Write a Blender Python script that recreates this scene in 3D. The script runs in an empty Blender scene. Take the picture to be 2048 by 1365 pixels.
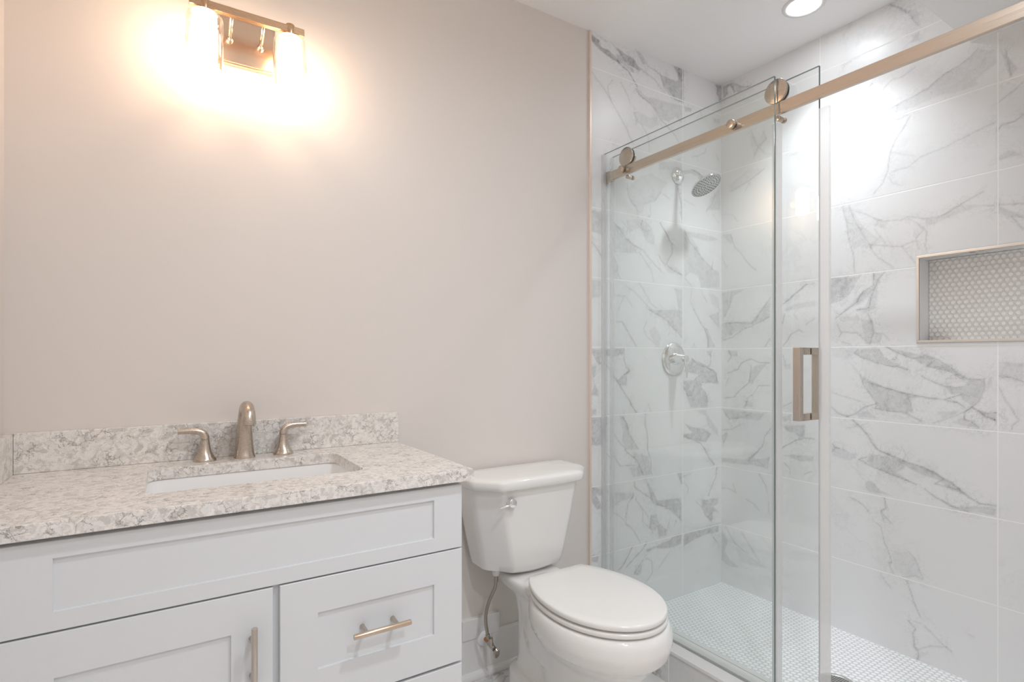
import bpy, bmesh, math, random
import numpy as np
from mathutils import Vector, Matrix

random.seed(4)
S = bpy.context.scene
COL = S.collection
PI = math.pi

# ------------------------------------------------------------------ camera
H = 1.21                                    # eye height, room axes: x along the vanity wall, y into it
cam_d = bpy.data.cameras.new('camera')
cam = bpy.data.objects.new('camera', cam_d)
COL.objects.link(cam)
cam.location = (0, 0, H)
cam.rotation_euler = (PI / 2, 0, -math.atan2(.5385, .8426))
cam_d.sensor_width = 36.0
cam_d.lens = 1097.0 / 2048.0 * 36.0
cam_d.shift_y = 33.0 / 2048.0
cam_d.clip_start = .02
S.camera = cam

# ------------------------------------------------------------------ world, exposure
w = bpy.data.worlds.new('world')
S.world = w
w.use_nodes = True
w.node_tree.nodes['Background'].inputs[0].default_value = (.9, .95, 1, 1)
w.node_tree.nodes['Background'].inputs[1].default_value = .5
S.view_settings.view_transform = 'Standard'
S.view_settings.look = 'None'
S.view_settings.gamma = 1
S.view_settings.use_curve_mapping = False
S.view_settings.exposure = EXPOSURE = 0.6
S.cycles.max_bounces = 12
S.cycles.diffuse_bounces = 6
S.cycles.glossy_bounces = 6
S.cycles.transmission_bounces = 8
S.cycles.transparent_max_bounces = 24
S.cycles.caustics_reflective = False
S.cycles.caustics_refractive = False
S.cycles.use_denoising = True
S.cycles.sample_clamp_indirect = 6

# lamp powers (used by the lamp builders)
P_SHOWER = 3.4       # watts through the downlight lenses
P_FILL = 8.2  # watts of each added fill lamp
E_LENS = 29.0
E_BULB = 25.5
C_FILL = (.86, .93, 1.0)
C_DOWN_SHOWER = (.88, .945, 1.0)
C_BULB = (1.0, .71, .49)

# room sizes
XL, YB, ZC = -.3305, 1.833, 2.633           # left wall, vanity wall, ceiling
XR = 2.466                                  # tiled long wall of the shower
YT = 1.826                                  # face of the tile on the short shower wall
YS = .30                                    # other short shower wall
YF = -1.15                                  # wall behind the camera
ZS = .036                                   # shower floor

# ------------------------------------------------------------------ materials
def lin(c):
    return tuple(((v / 12.92) if v <= .04045 else ((v + .055) / 1.055) ** 2.4) for v in c)

def mat(name, col=(.8, .8, .8), rough=.5, metal=0.0, coat=0.0, spec=.5):
    m = bpy.data.materials.new(name)
    m.use_nodes = True
    b = m.node_tree.nodes['Principled BSDF']
    b.inputs['Base Color'].default_value = (*col, 1)
    b.inputs['Roughness'].default_value = rough
    b.inputs['Metallic'].default_value = metal
    b.inputs['Coat Weight'].default_value = coat
    b.inputs['Specular IOR Level'].default_value = spec
    return m

class NT:
    """small node helper"""
    def __init__(s, m):
        s.t = m.node_tree
        s.b = s.t.nodes.get('Principled BSDF')
    def n(s, kind, **kw):
        x = s.t.nodes.new(kind)
        for k, v in kw.items():
            setattr(x, k, v)
        return x
    def link(s, a, b):
        s.t.links.new(a, b)
    def put(s, sock, v):
        if hasattr(v, 'is_output') or isinstance(v, bpy.types.NodeSocket):
            s.link(v, sock)
        else:
            sock.default_value = v
    def m(s, op, a, b=None, c=None, clamp=False):
        x = s.n('ShaderNodeMath', operation=op, use_clamp=clamp)
        for i, v in enumerate((a, b, c)):
            if v is not None:
                s.put(x.inputs[i], v)
        return x.outputs[0]
    def vm(s, op, a, b=None):
        x = s.n('ShaderNodeVectorMath', operation=op)
        s.put(x.inputs[0], a)
        if b is not None:
            s.put(x.inputs[1], b)
        return x.outputs[1] if op in ('LENGTH', 'DOT_PRODUCT', 'DISTANCE') else x.outputs[0]
    def mapr(s, v, a, b, c=0.0, d=1.0, smooth=True):
        x = s.n('ShaderNodeMapRange')
        if smooth:
            x.interpolation_type = 'SMOOTHSTEP'
        s.put(x.inputs['Value'], v)
        for k, q in (('From Min', a), ('From Max', b), ('To Min', c), ('To Max', d)):
            x.inputs[k].default_value = q
        return x.outputs[0]
    def mix(s, f, a, b):
        x = s.n('ShaderNodeMix', data_type='RGBA')
        s.put(x.inputs[0], f)
        s.put(x.inputs[6], a if isinstance(a, bpy.types.NodeSocket) else (*a, 1))
        s.put(x.inputs[7], b if isinstance(b, bpy.types.NodeSocket) else (*b, 1))
        return x.outputs[2]
    def noise(s, vec, scale, detail=3.0, rough=.5, dist=0.0, out='Fac'):
        x = s.n('ShaderNodeTexNoise')
        s.put(x.inputs['Vector'], vec)
        x.inputs['Scale'].default_value = scale
        x.inputs['Detail'].default_value = detail
        x.inputs['Roughness'].default_value = rough
        x.inputs['Distortion'].default_value = dist
        return x.outputs[out]
    def pos(s):
        return s.n('ShaderNodeNewGeometry').outputs['Position']
    def xyz(s, v):
        x = s.n('ShaderNodeSeparateXYZ')
        s.put(x.inputs[0], v)
        return x.outputs
    def comb(s, a, b, c=0.0):
        x = s.n('ShaderNodeCombineXYZ')
        for i, v in enumerate((a, b, c)):
            s.put(x.inputs[i], v)
        return x.outputs[0]
    def bump(s, h, strength, dist=.002):
        x = s.n('ShaderNodeBump')
        x.inputs['Strength'].default_value = strength
        x.inputs['Distance'].default_value = dist
        s.put(x.inputs['Height'], h)
        s.link(x.outputs[0], s.b.inputs['Normal'])

def paint(name, col, rough=.5, grain=.04):
    m = mat(name, col, rough)
    t = NT(m)
    t.bump(t.noise(t.pos(), 420, 2), grain, .001)
    return m

def marble(name, axes, joint, pitch, row0=1.256, rowp=.3052, traced=True, auto=.09, grout=(.93, .93, .92), rough=.32, base=(.835, .835, .84)):
    """polished marble-look tile; veins come from the mesh attribute 'vein' plus fine noise, joints from the grid"""
    m = mat(name, base, rough)
    t = NT(m)
    p = t.pos()
    xs = t.xyz(p)
    a, b = xs[axes[0]], xs[axes[1]]
    ga = t.m('DIVIDE', t.m('SUBTRACT', a, joint), pitch)
    gb = t.m('DIVIDE', t.m('SUBTRACT', b, row0), rowp)
    da = t.m('MULTIPLY', t.m('ABSOLUTE', t.m('SUBTRACT', t.m('FRACT', t.m('ADD', ga, .5)), .5)), pitch)
    db = t.m('MULTIPLY', t.m('ABSOLUTE', t.m('SUBTRACT', t.m('FRACT', t.m('ADD', gb, .5)), .5)), rowp)
    d = t.m('MINIMUM', da, db)
    g = t.mapr(d, .0016, .0026, 1, 0)
    # an own stretch of stone for every tile
    cell = t.comb(t.m('FLOOR', ga), t.m('FLOOR', gb), 3.0)
    wn = t.n('ShaderNodeTexWhiteNoise', noise_dimensions='3D')
    t.link(cell, wn.inputs['Vector'])
    off = t.vm('MULTIPLY', wn.outputs['Color'], (17., 23., 31.))
    q = t.vm('ADD', p, off)
    warp = t.vm('MULTIPLY', t.vm('SUBTRACT', t.noise(q, 3.2, 5, .6, out='Color'), (.5, .5, .5)), (.5, .5, .5))
    q2 = t.vm('ADD', q, warp)
    r1 = t.m('ABSOLUTE', t.m('SUBTRACT', t.noise(q2, 2.6, 4, .55), .5))
    r2 = t.m('ABSOLUTE', t.m('SUBTRACT', t.noise(q2, 6.5, 4, .6), .5))
    mask = t.mapr(t.noise(q, 2.3, 2), .48, .68)
    v1 = t.m('MULTIPLY', t.mapr(r1, 0.0, .03, 1, 0), mask)
    v2 = t.m('MULTIPLY', t.mapr(r2, 0.0, .02, .55, 0), mask)
    cloud = t.m('MULTIPLY', t.mapr(t.noise(q2, 3.5, 4, .6), .5, .8), .35)
    proc = t.m('MULTIPLY', t.m('MAXIMUM', t.m('MAXIMUM', v1, v2), t.m('MULTIPLY', cloud, mask)), auto)
    v = proc
    if traced:
        at = t.n('ShaderNodeAttribute', attribute_name='vein')
        fine = t.mapr(t.noise(p, 60, 5, .65), .25, .75, .62, 1.15)
        au = t.n('ShaderNodeAttribute', attribute_name='aura')
        f1 = t.m('ABSOLUTE', t.m('SUBTRACT', t.noise(q2, 11, 4, .6), .5))
        f2 = t.m('ABSOLUTE', t.m('SUBTRACT', t.noise(q2, 24, 4, .65), .5))
        web = t.m('MAXIMUM', t.mapr(f1, 0.0, .026, .22, 0), t.mapr(f2, 0.0, .028, .14, 0))
        soft = t.mapr(t.noise(q2, 9, 5, .65), .46, .72, 0, .10)
        web = t.m('MULTIPLY', t.m('ADD', web, soft), au.outputs['Fac'])
        v = t.m('MAXIMUM', t.m('ADD', t.m('MULTIPLY', at.outputs['Fac'], fine), web), proc)
    dust = t.m('MULTIPLY', t.m('SUBTRACT', t.noise(q, 5, 4, .6), .5), .05)
    c = t.mix(t.m('ADD', v, dust, clamp=True), base, (.20, .20, .215))
    c = t.mix(g, c, grout)
    t.link(c, t.b.inputs['Base Color'])
    t.put(t.b.inputs['Roughness'], t.mapr(g, 0, 1, rough, .8))
    t.bump(t.m('SUBTRACT', 1.0, g), .35, .0015)
    return m

def penny(name, axes, pitch, tile=(.93, .93, .93), grout=(.57, .58, .59), bump=.7, rough=.18):
    """round penny mosaic on a triangular lattice"""
    m = mat(name, tile, rough)
    t = NT(m)
    xs = t.xyz(t.pos())
    p = t.comb(t.m('DIVIDE', xs[axes[0]], pitch), t.m('DIVIDE', xs[axes[1]], pitch))
    k = math.sqrt(3)
    def cell(v):
        f = t.vm('FRACTION', t.vm('ADD', t.vm('DIVIDE', v, (1., k, 1.)), (50., 50., 0.)))
        return t.vm('LENGTH', t.vm('MULTIPLY', t.vm('SUBTRACT', f, (.5, .5, 0.)), (1., k, 0.)))
    d = t.m('MINIMUM', cell(p), cell(t.vm('ADD', p, (.5, k / 2, 0.))))
    g = t.mapr(d, .43, .485)
    t.link(t.mix(g, tile, grout), t.b.inputs['Base Color'])
    t.put(t.b.inputs['Roughness'], t.mapr(g, 0, 1, rough, .8))
    t.bump(t.mapr(d, .30, .49, 1, 0), bump, .0025)
    return m

def quartz(name):
    m = mat(name, (.7, .67, .62), .2)
    t = NT(m)
    p = t.pos()
    wv = t.vm('MULTIPLY', t.vm('SUBTRACT', t.noise(p, 30, 5, .65, out='Color'), (.5, .5, .5)), (.045, .045, .045))
    q = t.vm('ADD', p, wv)
    vo = t.n('ShaderNodeTexVoronoi', feature='DISTANCE_TO_EDGE')
    t.link(q, vo.inputs['Vector']); vo.inputs['Scale'].default_value = 48
    vc = t.n('ShaderNodeTexVoronoi', feature='F1')
    t.link(q, vc.inputs['Vector']); vc.inputs['Scale'].default_value = 75
    cs = t.xyz(vc.outputs['Color'])
    blob = t.mapr(cs[0], .70, .85)
    dark = t.m('MULTIPLY', t.mapr(vo.outputs['Distance'], 0.0, .06, 1, 0), t.mapr(t.noise(p, 30, 3), .46, .62))
    haze = t.mapr(t.noise(q, 85, 5, .75), .40, .64)
    c = t.mix(haze, (.89, .85, .805), (.62, .585, .55))
    c = t.mix(t.m('MULTIPLY', blob, .6), c, (.53, .505, .475))
    c = t.mix(t.m('MULTIPLY', t.mapr(cs[1], .7, .85), .6), c, (.83, .81, .79))
    c = t.mix(t.m('MULTIPLY', dark, .85), c, (.24, .22, .205))
    spk = t.mapr(t.noise(p, 190, 2), .66, .74)
    c = t.mix(t.m('MULTIPLY', spk, .45), c, (.20, .18, .16))
    t.link(c, t.b.inputs['Base Color'])
    return m

def glass(name, tint, rmul=1.0):
    """clear pane: see-through, mirror-like by angle (Schlick), faintly tinted"""
    m = bpy.data.materials.new(name)
    m.use_nodes = True
    t = NT(m)
    t.t.nodes.remove(t.b)
    out = t.t.nodes['Material Output']
    geo = t.n('ShaderNodeNewGeometry')
    cs = t.m('ABSOLUTE', t.vm('DOT_PRODUCT', geo.outputs['Normal'], geo.outputs['Incoming']))
    f = t.m('MULTIPLY', t.m('ADD', t.m('MULTIPLY', t.m('POWER', t.m('SUBTRACT', 1.0, cs, clamp=True), 5.0), .96), .04), rmul)
    tr = t.n('ShaderNodeBsdfTransparent'); tr.inputs[0].default_value = (*tint, 1)
    gl = t.n('ShaderNodeBsdfGlossy'); gl.inputs['Roughness'].default_value = .0
    gl.inputs['Color'].default_value = (1, 1, 1, 1)
    mx = t.n('ShaderNodeMixShader')
    t.link(f, mx.inputs[0]); t.link(tr.outputs[0], mx.inputs[1]); t.link(gl.outputs[0], mx.inputs[2])
    t.link(mx.outputs[0], out.inputs['Surface'])
    return m

def emit(name, col, strength):
    m = bpy.data.materials.new(name)
    m.use_nodes = True
    t = NT(m)
    t.t.nodes.remove(t.b)
    e = t.n('ShaderNodeEmission')
    e.inputs[0].default_value = (*col, 1); e.inputs[1].default_value = strength
    t.link(e.outputs[0], t.t.nodes['Material Output'].inputs['Surface'])
    return m

def brushed(name, col, rough, axis=None, amount=.08):
    m = mat(name, col, rough, 1.0)
    t = NT(m)
    sc = [700., 700., 700.]
    if axis is not None:
        sc[axis] = 6.
    n = t.noise(t.vm('MULTIPLY', t.pos(), tuple(sc)), 1.0, 2)
    t.put(t.b.inputs['Roughness'], t.mapr(n, 0, 1, rough - amount, rough + amount, smooth=False))
    return m

M = {}
M['paint'] = paint('wall paint', (.755, .70, .66), .42)
M['ceil'] = paint('ceiling paint', (.91, .90, .89), .7)
M['trim'] = paint('trim paint', (.80, .785, .765), .38, .02)
M['cab'] = paint('cabinet lacquer', (.735, .750, .762), .36, .015)
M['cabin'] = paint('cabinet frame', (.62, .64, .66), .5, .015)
M['tileA'] = marble('marble tile short wall', (0, 2), 2.166, .614)
M['tileB'] = marble('marble tile long wall', (1, 2), YB - 1.131, .614)
M['tileF'] = marble('marble floor tile', (0, 1), 1.25, .614, .98, .3052, traced=False, auto=.9, rough=.2, base=(.74, .72, .70))
M['tileC'] = marble('marble curb tile', (1, 2), 1.40, .614, .30, .9, traced=False, auto=.9, rough=.2, base=(.72, .72, .71))
M['tileN'] = marble('marble niche tile', (0, 1), 9.0, 20., 9., 20., traced=False, auto=1.0, rough=.2)
M['pennyF'] = penny('penny mosaic floor', (0, 1), .0212)
M['pennyN'] = penny('penny mosaic niche', (1, 2), .0200, tile=(.92, .895, .865), grout=(.78, .76, .73), bump=1.0, rough=.1)
M['quartz'] = quartz('speckled quartz')
M['china'] = mat('vitreous china', (.84, .82, .80), .09, coat=.3)
M['china_w'] = mat('white basin china', (.86, .855, .85), .1, coat=.3)
M['seat'] = mat('seat plastic', (.82, .80, .775), .16)
M['glass'] = glass('shower glass', (.977, .989, .984))
M['glass_edge'] = mat('shower glass edge', (.15, .20, .185), .12)
M['glass_rim'] = mat('shower glass polished rim', (.42, .48, .45), .12)
M['shade'] = glass('lamp shade glass', (.97, .97, .96), 1.2)
M['nickel'] = brushed('brushed nickel', (.57, .495, .425), .28)
M['nickel_y'] = brushed('brushed nickel rail', (.63, .54, .455), .30, 1)
M['nickel_x'] = brushed('brushed nickel bar', (.66, .52, .40), .28, 0)
M['nickel_z'] = brushed('brushed nickel pull', (.62, .56, .50), .30, 2)
M['chrome'] = mat('polished chrome', (.86, .87, .88), .05, 1.0)
M['mirror'] = mat('satin nickel plate', (.70, .53, .40), .24, 1.0)
M['aged'] = mat('dull valve metal', (.55, .51, .46), .25, 1.0)
M['rubber'] = mat('black rubber', (.012, .012, .013), .4)
M['copper'] = mat('copper pipe', (.58, .24, .12), .35, 1.0)
M['vinyl'] = mat('milky vinyl seal', (.80, .80, .80), .35)
_t = NT(M['vinyl'])
_t.b.inputs['Alpha'].default_value = .45
M['braid'] = brushed('braided steel', (.42, .38, .33), .38)
M['edge_metal'] = mat('edge trim metal', (.84, .70, .61), .36, .45)
M['edge_pale'] = mat('pale edge trim', (.80, .75, .71), .34, .85)
M['vinyl2'] = mat('clear wall channel', (.84, .85, .85), .25)
M['vinyl2'].node_tree.nodes['Principled BSDF'].inputs['Alpha'].default_value = .30
M['drain'] = brushed('satin drain steel', (.62, .62, .61), .32)
M['lampbar'] = brushed('warm brushed bar', (.62, .42, .27), .28, 0)
M['gap'] = mat('dark gap', (.10, .085, .07), .7)
M['bulb'] = emit('frosted lamp glass', C_BULB, E_BULB)
M['nozzle'] = mat('nozzle plate', (.60, .62, .615), .35, .4)
M['dark'] = mat('dark recess', (.03, .03, .03), .6)

# ------------------------------------------------------------------ mesh helpers
def obj(name, bm, m, parent=None, smooth=False, mats=None):
    """one mesh object; vertices are in room coordinates, moved to the parent's base"""
    me = bpy.data.meshes.new(name)
    bmesh.ops.recalc_face_normals(bm, faces=bm.faces)
    root = parent
    off = Vector((0, 0, 0))
    while root is not None:
        off += root.location
        root = root.parent
    for v in bm.verts:
        v.co -= off
    bm.to_mesh(me); bm.free()
    for x in (mats or [m]):
        me.materials.append(x)
    if smooth:
        for p in me.polygons:
            p.use_smooth = True
    o = bpy.data.objects.new(name, me)
    COL.objects.link(o)
    if parent is not None:
        o.parent = parent
    return o

def smooth_angle(o, deg=40):
    me = o.data
    me.polygons.foreach_set('use_smooth', [True] * len(me.polygons))
    bm = bmesh.new(); bm.from_mesh(me)
    lim = math.radians(deg)
    for e in bm.edges:
        if len(e.link_faces) == 2 and e.calc_face_angle(0) > lim:
            e.smooth = False
    bm.to_mesh(me); bm.free()
    return o

def thing(name, label, cat, loc, group=None):
    o = bpy.data.objects.new(name, None)
    o.empty_display_size = .05
    COL.objects.link(o)
    o.location = loc
    tag(o, label, cat, group)
    return o

def tag(o, label=None, cat=None, group=None):
    if label: o['label'] = label
    if cat: o['category'] = cat
    if group: o['group'] = group
    return o

def struct(o):
    o['kind'] = 'structure'
    return o

def box(bm, x0, x1, y0, y1, z0, z1, bev=0.0, seg=2):
    x0, x1 = min(x0, x1), max(x0, x1); y0, y1 = min(y0, y1), max(y0, y1); z0, z1 = min(z0, z1), max(z0, z1)
    r = bmesh.ops.create_cube(bm, size=1.0)
    vs = r['verts']
    for v in vs:
        v.co = Vector(((v.co.x + .5) * (x1 - x0) + x0, (v.co.y + .5) * (y1 - y0) + y0, (v.co.z + .5) * (z1 - z0) + z0))
    if bev > 0:
        es = {e for v in vs for e in v.link_edges}
        bmesh.ops.bevel(bm, geom=list(es), offset=bev, segments=seg, affect='EDGES', profile=.5)
    return bm

def B(*a, **k):
    return box(bmesh.new(), *a, **k)

def rings(bm, rs, cap0=True, cap1=True, close=True):
    vr = [[bm.verts.new(p) for p in r] for r in rs]
    n = len(vr[0])
    for a, b in zip(vr, vr[1:]):
        for i in range(n if close else n - 1):
            j = (i + 1) % n
            bm.faces.new((a[i], a[j], b[j], b[i]))
    if cap0: bm.faces.new(vr[0][::-1])
    if cap1: bm.faces.new(vr[-1])
    return bm

def frame(d):
    d = Vector(d).normalized()
    u = d.cross(Vector((0, 0, 1)))
    if u.length < 1e-3:
        u = d.cross(Vector((1, 0, 0)))
    u.normalize()
    return d, u, d.cross(u).normalized()

def lathe(bm, base, axis, prof, n=40, cap0=True, cap1=True):
    """prof: list of (distance along axis, radius)"""
    d, u, v = frame(axis)
    base = Vector(base)
    rs = []
    for h, r in prof:
        rs.append([base + d * h + (u * math.cos(2 * PI * i / n) + v * math.sin(2 * PI * i / n)) * max(r, 1e-4) for i in range(n)])
    return rings(bm, rs, cap0, cap1)

def cyl(bm, a, b, r, n=32, bev=.0):
    a, b = Vector(a), Vector(b)
    L = (b - a).length
    pr = [(0, r), (L, r)] if bev <= 0 else [(0, r - bev), (bev * .3, r - bev * .3), (bev, r), (L - bev, r), (L - bev * .3, r - bev * .3), (L, r - bev)]
    return lathe(bm, a, b - a, pr, n)

def spline(pts, k=8):
    """Catmull-Rom through points"""
    P = [Vector(p) for p in pts]
    P = [P[0] * 2 - P[1]] + P + [P[-1] * 2 - P[-2]]
    out = []
    for i in range(1, len(P) - 2):
        a, b, c, d = P[i - 1:i + 3]
        for j in range(k):
            t = j / k
            out.append(.5 * ((2 * b) + (c - a) * t + (2 * a - 5 * b + 4 * c - d) * t * t + (3 * b - a - 3 * c + d) * t ** 3))
    out.append(P[-2])
    return out

def tube(bm, path, r, n=16, cap=True, sec=None):
    """sweep a circle (or section function) along path; r may be a list"""
    P = [Vector(p) for p in path]
    R = r if isinstance(r, (list, tuple)) else [r] * len(P)
    T = []
    for i in range(len(P)):
        a, b = P[max(i - 1, 0)], P[min(i + 1, len(P) - 1)]
        T.append((b - a).normalized())
    _, u, v = frame(T[0])
    rs = []
    for i, p in enumerate(P):
        u = (u - T[i] * u.dot(T[i])).normalized()
        v = T[i].cross(u)
        ry = R[i] if not isinstance(R[i], (tuple, list)) else None
        ru, rv = (R[i], R[i]) if ry is not None else R[i]
        rs.append([p + u * ru * math.cos(2 * PI * j / n) + v * rv * math.sin(2 * PI * j / n) for j in range(n)])
    return rings(bm, rs, cap, cap)

def rrect(x0, x1, y0, y1, r, k=6):
    out = []
    for cx, cy, a0 in ((x1 - r, y1 - r, 0), (x0 + r, y1 - r, 90), (x0 + r, y0 + r, 180), (x1 - r, y0 + r, 270)):
        for i in range(k + 1):
            a = math.radians(a0 + 90 * i / k)
            out.append((cx + r * math.cos(a), cy + r * math.sin(a)))
    return out

def chaikin(pts, n=2, cut=.25):
    for _ in range(n):
        q = []
        for a, b in zip(pts, pts[1:] + pts[:1]):
            q.append((a[0] * (1 - cut) + b[0] * cut, a[1] * (1 - cut) + b[1] * cut))
            q.append((a[0] * cut + b[0] * (1 - cut), a[1] * cut + b[1] * (1 - cut)))
        pts = q
    return pts

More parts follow.
